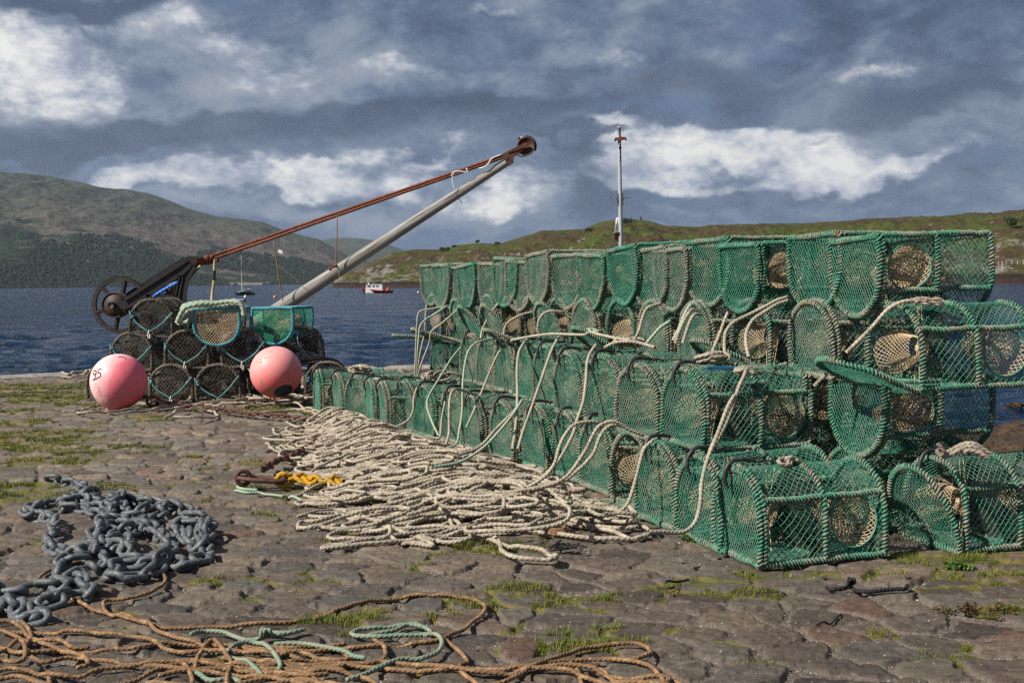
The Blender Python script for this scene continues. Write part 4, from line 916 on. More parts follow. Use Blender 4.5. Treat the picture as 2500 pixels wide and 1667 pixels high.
# ------------------------------------------------------------------ buoys
def buoy_mat(nm, pale, strong, bdir, cap=None):
    def f(T, bs):
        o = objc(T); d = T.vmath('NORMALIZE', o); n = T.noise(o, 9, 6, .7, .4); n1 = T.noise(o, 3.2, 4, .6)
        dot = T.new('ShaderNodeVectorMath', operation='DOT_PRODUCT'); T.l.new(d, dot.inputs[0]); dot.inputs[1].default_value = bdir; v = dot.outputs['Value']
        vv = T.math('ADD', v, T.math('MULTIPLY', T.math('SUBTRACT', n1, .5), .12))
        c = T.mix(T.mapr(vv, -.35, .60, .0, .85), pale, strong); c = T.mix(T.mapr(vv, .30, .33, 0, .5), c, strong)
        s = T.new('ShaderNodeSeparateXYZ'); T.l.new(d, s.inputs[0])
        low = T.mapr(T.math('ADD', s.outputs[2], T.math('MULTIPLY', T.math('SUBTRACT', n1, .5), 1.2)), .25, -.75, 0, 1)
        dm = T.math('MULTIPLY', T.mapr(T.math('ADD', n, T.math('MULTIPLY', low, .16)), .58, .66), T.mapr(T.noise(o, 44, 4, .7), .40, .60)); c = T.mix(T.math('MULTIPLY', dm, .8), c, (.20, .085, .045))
        sp = T.mapr(T.noise(o, 75, 2, .5), .66, .70, 0, .7); c = T.mix(sp, c, (.24, .12, .08))
        c = T.mix(T.mapr(n, .35, .6, 0, .2), c, (.70, .50, .45))
        if cap:
            d2 = T.new('ShaderNodeVectorMath', operation='DOT_PRODUCT'); T.l.new(d, d2.inputs[0]); d2.inputs[1].default_value = cap; c = T.mix(T.mapr(d2.outputs['Value'], .925, .932), c, (.012, .022, .075))
        T.put(bs.inputs['Base Color'], c); T.put(bs.inputs['Roughness'], T.ramp(n, [(.3, .42), (.7, .65)])); bump(T, bs, n, .002, .5)
    return mat(nm, f, spec=.45)
def buoy(px, py, D, r, lab, m, eye, eye_rot):
    c = P(px, py, D); t = thing('fishing_buoy', lab, 'buoy', tuple(c), 0, 'pink buoys leaning on the black pots')
    mb = MB(); th = np.linspace(0, np.pi, 33)[:, None]; ph = np.linspace(0, 2*np.pi, 48, endpoint=False)[None]
    v = np.stack([np.sin(th)*np.cos(ph), np.sin(th)*np.sin(ph), np.cos(th)+0*ph], -1).reshape(-1, 3)
    e = np.array(eye)/np.linalg.norm(eye); k = np.clip(v@e, 0, 1)[:, None]; v = v*r*(1+.07*k**8); v = v+e*r*.0
    mb.add(v, gridq(33, 48, True)); o = obj('float_body', mb.mesh('float_body'), m, t)
    mb = MB(); b = e*r*1.07; u = np.cross(e, (0, 1, 0)); u /= np.linalg.norm(u); mb.tube([b-e*.02, b+e*.035], .028, 10)
    an = np.linspace(0, 2*np.pi, 14, endpoint=False); w = np.cross(u, e); ctr = b+e*.05; mb.tube(ctr+np.cos(an)[:, None]*u*.026+np.sin(an)[:, None]*e*.026, .010, 6, True); obj('eye', mb.mesh('eye'), m, t)
    return t, c
def marks(t, c, r, strokes, m, w=.0045):
    """painted strokes, traced in picture columns/rows and laid on the sphere"""
    mb = MB(); o = np.array([0, 0, HC])
    for st in strokes:
        pts = []
        for a, b in st:
            d = ray(a, b); d = d/np.linalg.norm(d); oc = o-c; bb = d@oc; disc = bb*bb-(oc@oc-(r+.0004)**2)
            if disc > 0: pts.append(o+d*(-bb-math.sqrt(disc))-c)
        if len(pts) < 2: continue
        q = resample(np.array(pts), .006); n = q/np.linalg.norm(q, axis=1)[:, None]; q = n*(r+.0012); tt = np.gradient(q, axis=0); s = np.cross(n, tt); s /= np.linalg.norm(s, axis=1)[:, None]
        V = np.stack([q-s*w, q+s*w], 1).reshape(-1, 3); i = np.arange(len(q)-1)*2; mb.add(V, np.stack([i, i+1, i+3, i+2], 1))
    obj('painted_number', mb.mesh('painted_number'), m, t)
paint = mat('dark_paint', color=(.045, .012, .03), rough=.6)
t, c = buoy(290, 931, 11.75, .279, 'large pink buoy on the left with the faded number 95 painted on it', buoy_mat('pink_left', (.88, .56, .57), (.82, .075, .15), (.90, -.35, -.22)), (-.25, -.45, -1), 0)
marks(t, c, .279, [[(234, 906), (230, 904), (227, 909), (229, 914), (233, 913), (235, 907), (234, 906)], [(235, 907), (234, 915), (231, 925)], [(248, 901), (241, 902), (239, 910), (244, 910), (246, 915), (243, 921), (237, 921)], [(226, 928), (238, 924)], [(289, 872), (297, 871), (304, 873), (308, 876)]], paint, .0065)
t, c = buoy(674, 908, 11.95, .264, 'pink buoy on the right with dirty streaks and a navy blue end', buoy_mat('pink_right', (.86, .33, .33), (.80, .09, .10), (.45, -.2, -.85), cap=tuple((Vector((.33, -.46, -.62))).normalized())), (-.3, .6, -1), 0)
marks(t, c, .264, [[(634, 878), (638, 876)], [(645, 874), (650, 874)], [(632, 886), (640, 883)]], paint, .003)
# ------------------------------------------------------------------ old hand crane
DC = 15.6
ct = thing('hand_crane', 'old black iron hand crane with rusty tie rods and long grey timber jib', 'crane', tuple(G(470, 917)[:2])+(0,))
ct.location = (P(470, 900, DC)[0], DC, 0); co = np.array(ct.location)
def zc(pts): return [(200+a*.15306, 600+b*.15306) for a, b in pts]
def cpart(name, mb, m, parent=None, smooth=True, sub=None):
    for V in mb.V: V -= co
    return obj(name, mb.mesh(name, smooth), M[m], parent or ct)
def plate(dx, dy):
    def pz(pts): return [(P(a, b, DC)[0]+dx, P(a, b, DC)[2]) for a, b in zc(pts)]
    mb = MB(); y = DC+dy
    A = [(640, 940), (655, 895), (700, 862), (1750, 192), (1830, 178), (1872, 235), (1850, 300), (1600, 470), (1560, 465), (1045, 800), (770, 985), (690, 1003), (648, 985)]
    B = [(1598, 470), (1760, 300), (1868, 262), (1775, 400), (1705, 520), (1660, 700), (1642, 960), (1660, 1500), (1700, 2080), (1440, 2080), (1500, 1500), (1512, 815), (1575, 500)]
    C = [(770, 985), (1045, 800), (1515, 815), (1510, 1000), (1400, 1100), (1000, 1080)]
    for poly, th in ((A, .018), (B, .0175), (C, .017)): mb.prism(pz(poly), y-th, y+th)
    for line in ([(700, 855), (1750, 190)], [(1045, 802), (1556, 468), (1590, 480), (1548, 640), (1512, 812), (1045, 802)], [(1868, 262), (1775, 400), (1705, 520), (1660, 700), (1645, 960), (1660, 1500)], [(720, 985), (1060, 812)], [(1600, 455), (1755, 300)], [(1500, 1000), (1540, 820), (1605, 500)]):
        q = [(x, y-.028, z) for x, z in pz(line)]
        for a, b in zip(q[:-1], q[1:]): mb.bar(a, b, .03, .045)
    x, z = pz([(1815, 240)])[0]; mb.tube([(x, y-.06, z), (x, y+.05, z)], .060, 20); mb.tube([(x, y-.075, z), (x, y-.05, z)], .022, 10)
    x, z = pz([(680, 945)])[0]; mb.tube([(x, y-.045, z), (x, y+.04, z)], .062, 20)
    return mb
cpart('side_frame', plate(0, 0), 'cast_iron', smooth=False); cpart('side_frame', plate(-.20, .40), 'cast_iron', smooth=False)
def wheel():
    cx, _, cz = P(292, 744, DC+.22); y = DC+.26; R = .375; mb = MB(); n = 66
    for k in range(n):       # toothed rim: segments plus teeth
        a = 2*np.pi*k/n; da = 2*np.pi/n
        q = []
        for r_, a_ in ((R-.045, a), (R, a), (R, a+da*.5), (R+.017, a+da*.58), (R+.017, a+da*.9), (R, a+da), (R-.045, a+da)): q.append((cx+r_*math.cos(a_), cz+r_*math.sin(a_)))
        mb.prism(q, y-.028, y+.028)
    rim = MB(); rim.V, rim.Q, rim.T, rim.n = mb.V, mb.Q, mb.T, mb.n
    w = cpart('gear_wheel', rim, 'gear_iron', smooth=False)
    for k in range(6):
        a = math.radians(17+60*k); sp = MB(); u = np.array([math.cos(a), 0, math.sin(a)]); c = np.array([cx, y, cz])
        sp.bar(c+u*.05, c+u*(R-.03), .05, .05, up=(0, 1, 0)); sp.bar(c+u*.05, c+u*(R-.03), .022, .075, up=(0, 1, 0)); cpart('spoke', sp, 'gear_iron', w, False)
    d = MB(); d.tube([(cx+.01, y+.02, cz), (cx-.005, y-.10, cz)], .150, 32); d.tube([(cx-.005, y-.09, cz), (cx-.01, y-.125, cz)], .178, 32); d.tube([(cx-.01, y-.12, cz), (cx-.01, y-.22, cz)], .165, 32); d.tube([(cx-.03, y-.3, cz), (cx-.02, y+.08, cz)], .04, 14)
    an = np.linspace(0, 2*np.pi, 32, endpoint=False); d.tube([(cx-.01+.165*math.cos(a), y-.222, cz+.165*math.sin(a)) for a in an], .009, 6, True); cpart('drum', d, 'gear_iron')
wheel()
mb = MB(); x = P(470, 850, DC)[0]; mb.box((x, DC+.2, .18), (.75, .75, .36)); mb.tube([(x+.05, DC+.2, .3), (x+.05, DC+.2, .85)], .14, 16); mb.tube([P(452, 742, DC+.1)+np.array([-.1, 0, 0]), P(400, 700, DC+.1), P(430, 690, DC+.1)], .025, 8)
mb.ball(P(418, 726, DC+.1), .10, 12, 8, (1.5, 1, .7)); mb.ball(P(395, 735, DC+.1), .08, 12, 8, (1.5, 1, .7)); cpart('base_frame', mb, 'cast_iron', smooth=False)
mb = MB(); mb.ball(P(414, 717, DC+.05), .045, 8, 6); mb.ball(P(398, 727, DC+.04), .05, 8, 6); mb.tube([P(395, 731, DC), P(420, 720, DC), P(428, 712, DC)], .02, 6); mb.ball(P(385, 724, DC), .03, 7, 5); cpart('rusty_pawl', mb, 'rust')
# jib: tapered weathered spar
j0 = P(500, 871, DC+.1); j1 = P(1250, 388, DC-.1); ax = j1-j0; JL = np.linalg.norm(ax)
mb = MB(); s = np.linspace(0, 1, 60); rr = .110-.057*s; V, Q = sweep(np.stack([0*s, 0*s, s*JL], 1), rr, 26)
V = V.reshape(60, 26, 3); a = np.linspace(0, 2*np.pi, 26, endpoint=False); g = (1+.035*(fbm(np.cos(a)[None]*3+s[:, None]*.8, np.sin(a)[None]*3+0*s[:, None], 3))*2); V[..., :2] *= g[..., None]; V[..., 0] += (fbm(s*5, s*0, 2)*.012)[:, None]
mb.add(V.reshape(-1, 3), gridq(60, 26, True)); mb.add([(0, 0, JL)]); mb.T.append(np.array([(59*26+k, 59*26+(k+1) % 26, 60*26) for k in range(26)]))
def wood(T, bs):
    o = T.vmath('MULTIPLY', objc(T), (1, 1, .045)); n = T.noise(o, 30, 6, .7, .3); n2 = T.noise(objc(T), 3, 4, .6); cr = T.noise(T.vmath('MULTIPLY', objc(T), (1, 1, .02)), 48, 3, .6, .2)
    c = T.ramp(n, [(.28, (.12, .115, .11)), (.5, (.27, .263, .25)), (.72, (.43, .42, .405))]); c = T.mix(T.mapr(n2, .5, .7, 0, .4), c, (.28, .235, .17)); k = T.mapr(cr, .63, .68); c = T.mix(k, c, (.07, .06, .05))
    kn = T.new('ShaderNodeTexVoronoi'); T.l.new(T.vmath('MULTIPLY', objc(T), (1, 1, .35)), kn.inputs['Vector']); kn.inputs['Scale'].default_value = 4.2; c = T.mix(T.mapr(kn.outputs['Distance'], .07, .035, 0, .7), c, (.10, .08, .06))
    T.put(bs.inputs['Base Color'], c); bump(T, bs, T.math('SUBTRACT', n, k), .006, .9)
jm = mb.mesh('jib'); jib = obj('jib', jm, mat('weathered_wood', wood, rough=.85, spec=.2), ct)
jib.rotation_euler = Vector(ax).to_track_quat('Z', 'Y').to_euler(); jib.location = Vector(j0-co)
# tie rods from the frame head to the jib head
for k, (a, b) in enumerate([((498, 632), (1282, 361)), ((500, 640), (1278, 368))]):
    mb = MB(); p0 = P(*a, DC-.03+k*.10); p1 = P(*b, DC-.16+k*.24); mb.tube(np.linspace(p0, p1, 12), .0185, 10); mb.tube([p0, p0+(p1-p0)*.02], .032, 10); mb.tube([p1-(p1-p0)*.05, p1], .026, 10); cpart('tie_rod', mb, 'rust')
mb = MB(); hp = P(478, 637, DC-.04)
mb.tube([P(478, 637, DC-.09), P(498, 634, DC-.05)], .035, 10); mb.ball(P(505, 631, DC-.03), .050, 10, 8); mb.ball(P(494, 638, DC), .048, 10, 8); mb.ball(P(517, 628, DC-.03), .040, 10, 8); mb.tube([P(488, 643, DC), P(520, 640, DC)], .028, 8); mb.tube([P(530, 632, DC), P(532, 640, DC)], .022, 8); cpart('shackle', mb, 'rust')
# head sheave and its cheeks
hc = P(1284, 357, DC-.1); an = np.linspace(0, 2*np.pi, 36, endpoint=False)
mb = MB(); mb.tube([hc-np.array([0, .035, 0]), hc+np.array([0, .035, 0])], .095, 30); mb.tube([hc+np.array([.108*math.cos(a), -.03, .108*math.sin(a)]) for a in an], .013, 6, True); mb.tube([hc+np.array([.108*math.cos(a), .03, .108*math.sin(a)]) for a in an], .013, 6, True); cpart('sheave', mb, 'dark_rust')
mb = MB(); d = (j1-j0)/JL; e = hc-d*.42
for yy in (-.065, .065):
    o_ = np.array([0, yy, 0]); mb.bar(e+o_, hc+o_+d*.03, .016, .085, up=(0, 1, 0)) if False else mb.bar(P(1228, 386, DC-.1)+o_, hc+o_, .085, .018, up=(0, 1, 0))
    mb.tube([hc+o_*1.0, hc+o_*1.6], .038, 12)
mb.bar(P(1243, 402, DC-.17), P(1252, 380, DC-.17), .05, .05, up=(0, 1, 0)); mb.tube([P(1250, 391, DC-.2), P(1250, 391, DC+.03)], .022, 8)
mb.tube(resample([P(1262, 378, DC-.16), P(1275, 382, DC-.18), P(1297, 374, DC-.18), P(1304, 362, DC-.16)], .03), .010, 6); mb.tube([hc+np.array([.13*math.cos(a), 0, .13*math.sin(a)]) for a in np.linspace(-.5, 1.6, 12)], .014, 6); cpart('head_bracket', mb, 'dark_rust', smooth=False)
def pline(name, lab, cat, pts, r, m, grp=None, laid=True, parent=None):
    mb = MB()
    if laid: laid_rope(mb, np.array(pts), r)
    else: mb.tube(resample(np.array(pts), max(.01, r*2.5)), r, 6)
    o = obj(name, mb.mesh(name), M[m], parent)
    if not parent: tag(o, lab, cat, grp)
    return o
M['black_twine'] = mat('black_twine', color=(.02, .02, .02), rough=.8)
# white rag of plastic caught on the sheave
mb = MB(); g_ = np.linspace(0, 1, 9); q = [hc+np.array([-.115+.19*k, wob(.03), .105+.022*math.sin(k*9)-.03*k]) for k in g_]; V = np.concatenate([[a, a+np.array([.01, .08, .01+wob(.02)])] for a in q]); i = np.arange(8)*2; mb.add(V, np.stack([i, i+1, i+3, i+2], 1)); mb.add(V-np.array([0, 0, .012]), np.stack([i, i+1, i+3, i+2], 1)); tag(obj('plastic_rag', mb.mesh('plastic_rag'), M['white_plastic']), 'white plastic scrap lying on the sheave at the jib head', 'scrap')
# ropes and twine on the crane
Dk = DC-.14
def striped(T, bs):
    o = geop(T); s = T.new('ShaderNodeSeparateXYZ'); T.l.new(o, s.inputs[0]); n = T.noise(o, 25, 3, .6); w = T.new('ShaderNodeTexNoise'); w.inputs['Scale'].default_value = 6.5; T.l.new(T.vmath('MULTIPLY', o, (.1, .1, 1)), w.inputs['Vector'])
    T.put(bs.inputs['Base Color'], T.mix(T.mapr(w.outputs[0], .49, .52), (.022, .02, .018), T.mix(n, (.30, .25, .13), (.50, .44, .30))))
M['striped_rope'] = mat('striped_rope', striped, rough=.85)
pline('rope', 'thick black and cream rope hanging from the tie rod by the frame head', 'rope', [P(526, 632, Dk-.03), P(524, 650, Dk), P(522, 690, Dk), P(518, 720, Dk), P(516, 745, Dk-.1), P(512, 775, Dk-.3)], .020, 'striped_rope')
pline('rope', 'short black and cream rope end behind the curved edge of the crane frame', 'rope', [P(500, 640, Dk+.3), P(486, 653, Dk+.3), P(474, 664, Dk+.3), P(466, 675, Dk+.35)], .018, 'striped_rope')
pline('blue_rope', 'bright blue rope stretched across the opening of the crane frame', 'rope', [P(372, 726, DC-.02), P(390, 714, DC-.04), P(410, 702, DC-.04), P(434, 690, DC-.03)], .022, 'blue_plastic')
pline('twine', 'orange twine hanging from the tie rod down to the foot of the jib', 'twine', [P(668, 590, Dk+.05), P(670, 602, Dk), P(676, 640, Dk), P(681, 680, Dk), P(689, 720, Dk), P(690, 733, Dk)], .0085, 'orange_rope')
pline('twine', 'thin loose end of orange twine blowing out to the right with white tip', 'twine', [P(679, 648, Dk), P(692, 659, Dk-.02), P(712, 674, Dk-.02), P(732, 690, Dk-.03)], .004, 'orange_rope', laid=False)
pline('twine', 'pale twine loop round the jib foot under the orange twine', 'twine', [P(690, 731, Dk), P(688, 738, Dk-.02), P(695, 742, Dk-.04), P(702, 752, Dk-.02)], .009, 'beige_rope')
pline('twine', 'straight brown twine from the tie rod to the rusty hook on the jib', 'twine', [P(822, 530, Dk+.05), P(823, 545, Dk), P(822, 590, Dk), P(820, 640, Dk), P(820, 652, Dk)], .0075, 'orange_rope')
pline('white_cord', 'white cord tied from the tie rod down to the upper jib', 'cord', [P(1108, 424, Dk), P(1104, 437, Dk), P(1106, 450, Dk), P(1110, 463, Dk)], .006, 'white_plastic', laid=False)
pline('white_cord', 'white cord looped over the tie rod above the upper jib', 'cord', [P(1103, 430, Dk), P(1106, 422, Dk-.03), P(1120, 418, Dk-.03), P(1136, 421, Dk-.03), P(1142, 418, Dk-.03), P(1138, 411, Dk-.03)], .0075, 'white_plastic', laid=False)
pline('white_cord', 'long white cord wound round the tie rod near the jib head', 'cord', [P(1168, 412, Dk), P(1182, 408, Dk-.03), P(1192, 400, Dk-.03), P(1200, 388, Dk-.03), P(1215, 381, Dk-.03), P(1224, 378, Dk-.03)], .0075, 'white_plastic', laid=False)
pline('twine', 'frayed twine ends tied under the upper jib', 'twine', [P(1112, 470, Dk), P(1118, 483, Dk-.05), P(1124, 490, Dk-.05), P(1128, 496, Dk-.05)], .005, 'black_twine', laid=False)
mb = MB(); mb.bar(P(807, 656, Dk-.05), P(818, 650, Dk-.05), .035, .03); mb.ball(P(820, 649, Dk-.05), .025, 8, 6); mb.ball(P(806, 657, Dk-.05), .024, 8, 6)
tag(obj('hook', mb.mesh('hook'), M['rust']), 'small rusty hook lashed to the lower jib with pale twine', 'hook')
pline('twine', 'pale twine lashing round the jib below the rusty hook', 'twine', [P(822, 647, Dk+.02), P(826, 656, Dk-.03), P(829, 668, Dk-.04), P(828, 676, Dk)], .009, 'beige_rope')
mb = MB(); mb.box(P(684, 614, Dk), (.05, .01, .045), Matrix.Rotation(.4, 3, 'Y')); mb.box(P(688, 617, Dk), (.03, .012, .02), Matrix.Rotation(.7, 3, 'Y')); tag(obj('tag', mb.mesh('tag', False), M['white_plastic']), 'small white tag tied near the top of the orange twine', 'tag')
# coil of thick mint rope over the top creels
mb = MB()
Dm = 12.5
for k, pts in enumerate([[(432, 788), (440, 770), (452, 752), (480, 744), (520, 741), (560, 736), (585, 740), (594, 755), (594, 770)], [(436, 792), (446, 775), (458, 760), (490, 750), (530, 747), (565, 744), (580, 750)], [(450, 778), (448, 762), (444, 753), (458, 744), (500, 738), (540, 742), (565, 747), (583, 757), (590, 772)], [(446, 790), (460, 784), (476, 770), (500, 762), (540, 760), (575, 764)]]):
    laid_rope(mb, [P(a, b, Dm-.12+.08*k+.03*math.sin(a*.05)) for a, b in pts], .026)
tag(obj('mint_rope', mb.mesh('mint_rope'), M['mint_rope']), 'thick pale mint rope coiled over the tan-netted creel on the black pots', 'rope')
# ------------------------------------------------------------------ lamp post
DP = 15.3
b0 = P(1516, 620, DP); pt = thing('lamp_post', 'slim grey post with rusty cross bar and a red lamp behind the creels', 'lamp post', (b0[0], DP, 0)); po = np.array([b0[0], DP, 0])
def zp(a, b, D=DP): return P(1440+a*.2296, 280+b*.2296, D)-po
mb = MB(); tp = zp(312, 140); bs_ = zp(330, 1400); dd = (bs_-tp)/(tp[2]-bs_[2]); bt = bs_+dd*bs_[2]; s = np.linspace(0, 1, 24)[:, None]; mb.tube(tp*(1-s)+bt*s, (.021+.017*s[:, 0]), 18); mb.tube([tp, tp+np.array([0, 0, .012])], .024, 14); obj('pole', mb.mesh('pole'), M['post_paint'], pt)
mb = MB(); a, b = zp(268, 262, DP-.03), zp(383, 252, DP-.03); mb.bar(a, b, .02, .035); mb.bar(a, a+np.array([0, .0, -.03]), .02, .02, up=(0, 1, 0)); mb.bar(b, b+np.array([0, 0, -.03]), .02, .02, up=(0, 1, 0)); mb.tube([(a+b)/2+np.array([0, -.02, 0]), (a+b)/2+np.array([0, .05, 0])], .03, 12); obj('cross_bar', mb.mesh('cross_bar', False), M['rust'], pt)
mb = MB()
for q in (185, 215, 290, 325, 360): mb.box(zp(322, q, DP-.03), (.018, .012, .035))
mb.box(zp(326, 415, DP-.03), (.016, .01, .20)); mb.ball(zp(322, 350, DP-.035), .02, 6, 5); obj('cleats', mb.mesh('cleats', False), M['black_rubber'], pt)
mb = MB()
for sx in (-1, 1):
    e = zp(322+sx*102, 882, DP-.02); mb.tube([zp(325+sx*22, 885, DP-.02), e], .0035, 6); mb.tube([e+np.array([-sx*.08, 0, -.01]), zp(325+sx*22, 955, DP-.02)], .0035, 6); mb.tube([zp(325+sx*25, 840, DP-.02), zp(326+sx*25, 970, DP-.02)], .0045, 6); mb.ball(e, .012, 6, 5)
obj('wire_bracket', mb.mesh('wire_bracket'), mat('dull_metal', color=(.12, .13, .14), rough=.5, metal=.5), pt)
mb = MB(); mb.tube(resample([zp(312, 1150), zp(298, 1102), zp(286, 1115), zp(283, 1170)], .02), .012, 8); lc = zp(283, 1165); V = lc+np.array([0, 0, -.01]); 
for r0, r1, za, zb in ((.010, .024, 0, -.03), (.024, .029, -.03, -.10), (.046, .048, -.105, -.112)): mb.tube([lc+np.array([0, 0, za]), lc+np.array([0, 0, zb])], np.array([r0, r1]), 16)
lamp = obj('lamp', mb.mesh('lamp'), M['white_paint'], pt)
mb = MB(); mb.tube([lc+np.array([0, 0, -.11]), lc+np.array([0, 0, -.19])], .025, 16); mb.ball(lc+np.array([0, 0, -.19]), .025, 16, 8); obj('red_glass', mb.mesh('red_glass'), M['red_glass'], lamp)
# ------------------------------------------------------------------ boats and moorings
def hull_mesh(L, B, Hd, sheer=.3, n=18, draft=.25, transom=.75):
    """x from bow (0) to stern (L); section rounded; returns MB with deck"""
    mb = MB(); s = np.linspace(0, 1, n); k = 9; V = np.zeros((n, k, 3))
    hw = B/2*np.sin(np.minimum(s*1.35, 1)*np.pi/2)**.8*(1-(1-transom)*np.clip((s-.7)/.3, 0, 1)); hw[0] = .03; top = Hd+sheer*(1-s)**2*1.2+.08*s**3
    for i in range(n):
        for j in range(k):
            a = -1+2*j/(k-1); z = -draft*(1-abs(a)**2.2)*(.25+.75*np.sin(np.pi*min(1, s[i]*.75+.22)))+abs(a)**3.0*(top[i])
            V[i, j] = (s[i]*L+(1-abs(a)**3)*(.10*L)*(1-s[i])**3, a/abs(a)*hw[i]*abs(a)**.45 if a else 0, z)
    mb.add(V.reshape(-1, 3), gridq(n, k)); mb.add(np.stack([V[:, 0], V[:, -1]], 1).reshape(-1, 3)-np.array([0, 0, .08]), gridq(n, 2)); mb.add(np.concatenate([V[-1], [[L, 0, top[-1]*.5]]]), None, [(j, j+1, k) for j in range(k-1)]+[(k-1, 0, k)])
    return mb, s, hw, top
def fishing_boat():
    c = G(882, 716, WZ); t = thing('fishing_boat', 'small red and black fishing boat with a white wheelhouse moored off the headland', 'boat', (c[0], c[1], WZ), .02); u = c[1]/2850
    L = 77*u; mb, s, hw, top = hull_mesh(L, 2.9, .55, .75); h = obj('hull', mb.mesh('hull'), mat('black_hull', color=(.03, .012, .012), rough=.4), t)
    mb = MB(); V = []
    for i in range(len(s)):
        for sg in (-1, 1): V += [(s[i]*L-.05, sg*(hw[i]+.03), top[i]-.15), (s[i]*L-.05, sg*(hw[i]+.04), top[i]+.06), (s[i]*L-.05, sg*max(hw[i]-.06, 0), top[i]+.06)]
    V = np.array(V).reshape(len(s), 2, 3, 3); 
    for q in (0, 1): mb.add(V[:, q].reshape(-1, 3), gridq(len(s), 3))
    obj('rail', mb.mesh('rail', False), M['red_paint'], h)
    w0, w1 = 12*u, 52*u; zb, zt = .10, 21*u; mb = MB(); mb.prism([(w0-.2, zb), (w0+.15, zt), (w1, zt+.05), (w1, zb)], -.95, .95); mb.box(((w0+w1)/2+.05, 0, zt+.06), (w1-w0+.15, 2.05, .06)); wh = obj('wheelhouse', mb.mesh('wheelhouse', False), M['white_paint'], t)
    for k, (a, b) in enumerate([(.10, .32), (.42, .56), (.64, .78)]):
        for sg in (-1, 1):
            mb = MB(); mb.box((w0+(w1-w0)*(a+b)/2, sg*.955, zt-.48), ((w1-w0)*(b-a), .02, .42)); obj('window', mb.mesh('window', False), M['dark_glass'], wh)
    mb = MB(); mb.ball((w0+.7, 0, zt+.36), .24, 12, 8, (1, 1, .7)); mb.tube([(w0+.7, 0, zt), (w0+.7, 0, zt+.3)], .06, 6); mb.tube([(w0+1.9, .2, zt), (w0+1.9, .2, zt+.9)], .025, 5); obj('radar', mb.mesh('radar'), M['white_paint'], t)
    for k, (x, z, r) in enumerate([(57*u, .80, .30), (61*u, 1.10, .32), (66*u, 1.05, .34), (69*u, .75, .28), (62*u, .65, .28)]):
        mb = MB(); mb.ball((x, wob(.4), z), r, 12, 8); tag(obj('fender_buoy', mb.mesh('fender_buoy'), mat('coral', color=(.55, .16, .10), rough=.5) if k == 0 else bpy.data.materials['coral']), 'coral red buoy piled on the stern deck of the fishing boat', 'buoy', 'coral buoys on the stern of the fishing boat').location = (c[0], c[1], WZ)
    mb = MB(); mb.box((64*u, 0, .5), (1.6, 1.7, .35)); obj('fish_boxes', mb.mesh('fish_boxes', False), M['grey_rubber'], t)
fishing_boat()
def yacht():
    c = G(573, 721, WZ); t = thing('sailing_yacht', 'small green sailing yacht with a bare mast moored on the loch', 'yacht', (c[0], c[1], WZ), math.radians(35)); u = c[1]/2850
    L = 42*u/math.cos(math.radians(35)); mb, s, hw, top = hull_mesh(L, 1.9, .50, .45, transom=.45); h = obj('hull', mb.mesh('hull'), M['green_paint'], t)
    mb = MB(); mb.prism([(L*.30, .45), (L*.36, .85), (L*.48, .90), (L*.62, 1.05), (L*.66, 1.1), (L*.80, 1.0), (L*.80, .45)], -.55, .55); cb = obj('cabin', mb.mesh('cabin', False), M['varnish'], t)
    mb = MB(); mb.prism([(L*.04, .80), (L*.30, 1.0), (L*.50, 1.12), (L*.50, .55), (L*.12, .5)], -.45, .45); obj('foredeck', mb.mesh('foredeck', False), M['white_paint'], t)
    mx = L*.37; mh = 98*u; mb = MB(); mb.tube([(mx, 0, .4), (mx, 0, mh)], np.array([.085, .055]), 8); m_ = obj('mast', mb.mesh('mast'), mat('spar', color=(.42, .38, .32), rough=.6), t)
    mb = MB(); mb.tube(resample([(mx+.1, 0, 2.4), (mx+.25, 0, 1.75), (mx+.9, 0, 1.5), (L*.80, 0, 1.5)], .2), .14, 8); obj('furled_sail', mb.mesh('furled_sail'), M['white_paint'], t)
    mb = MB(); mb.tube([(mx, 0, mh*.92), (L*.97, 0, .8)], .025, 4); mb.tube([(mx, 0, mh*.92), (.1, 0, .95)], .02, 4)
    for sg in (-1, 1): mb.tube([(mx, 0, mh*.85), (mx+.2, sg*.9, .6)], .02, 4)
    obj('rigging', mb.mesh('rigging'), M['dark_glass'], t)
yacht()
def dinghy():
    c = G(570, 736.5, WZ); t = thing('dinghy', 'grey inflatable dinghy with a white outboard behind the mint rope', 'dinghy', (c[0], c[1], WZ), .05); u = c[1]/2850; L = 27*u; mb = MB()
    for sg in (-1, 1): mb.tube(resample([(0, 0, .38), (.25, sg*.35, .30), (L*.4, sg*.55, .22), (L, sg*.55, .22)], .1), .19, 10)
    tb = obj('tube', mb.mesh('tube'), M['grey_rubber'], t); mb = MB(); mb.box((L*.55, 0, .12), (L*.8, 1.0, .08)); mb.box((L*.93, 0, .3), (.06, 1.0, .45)); obj('floor', mb.mesh('floor', False), M['grey_rubber'], t)
    mb = MB(); mb.ball((L+.12, 0, .75), .27, 10, 8, (.8, .7, 1.1)); mb.tube([(L+.12, 0, .6), (L+.12, 0, -.3)], .09, 8); obj('outboard', mb.mesh('outboard'), M['white_paint'], t)
dinghy()
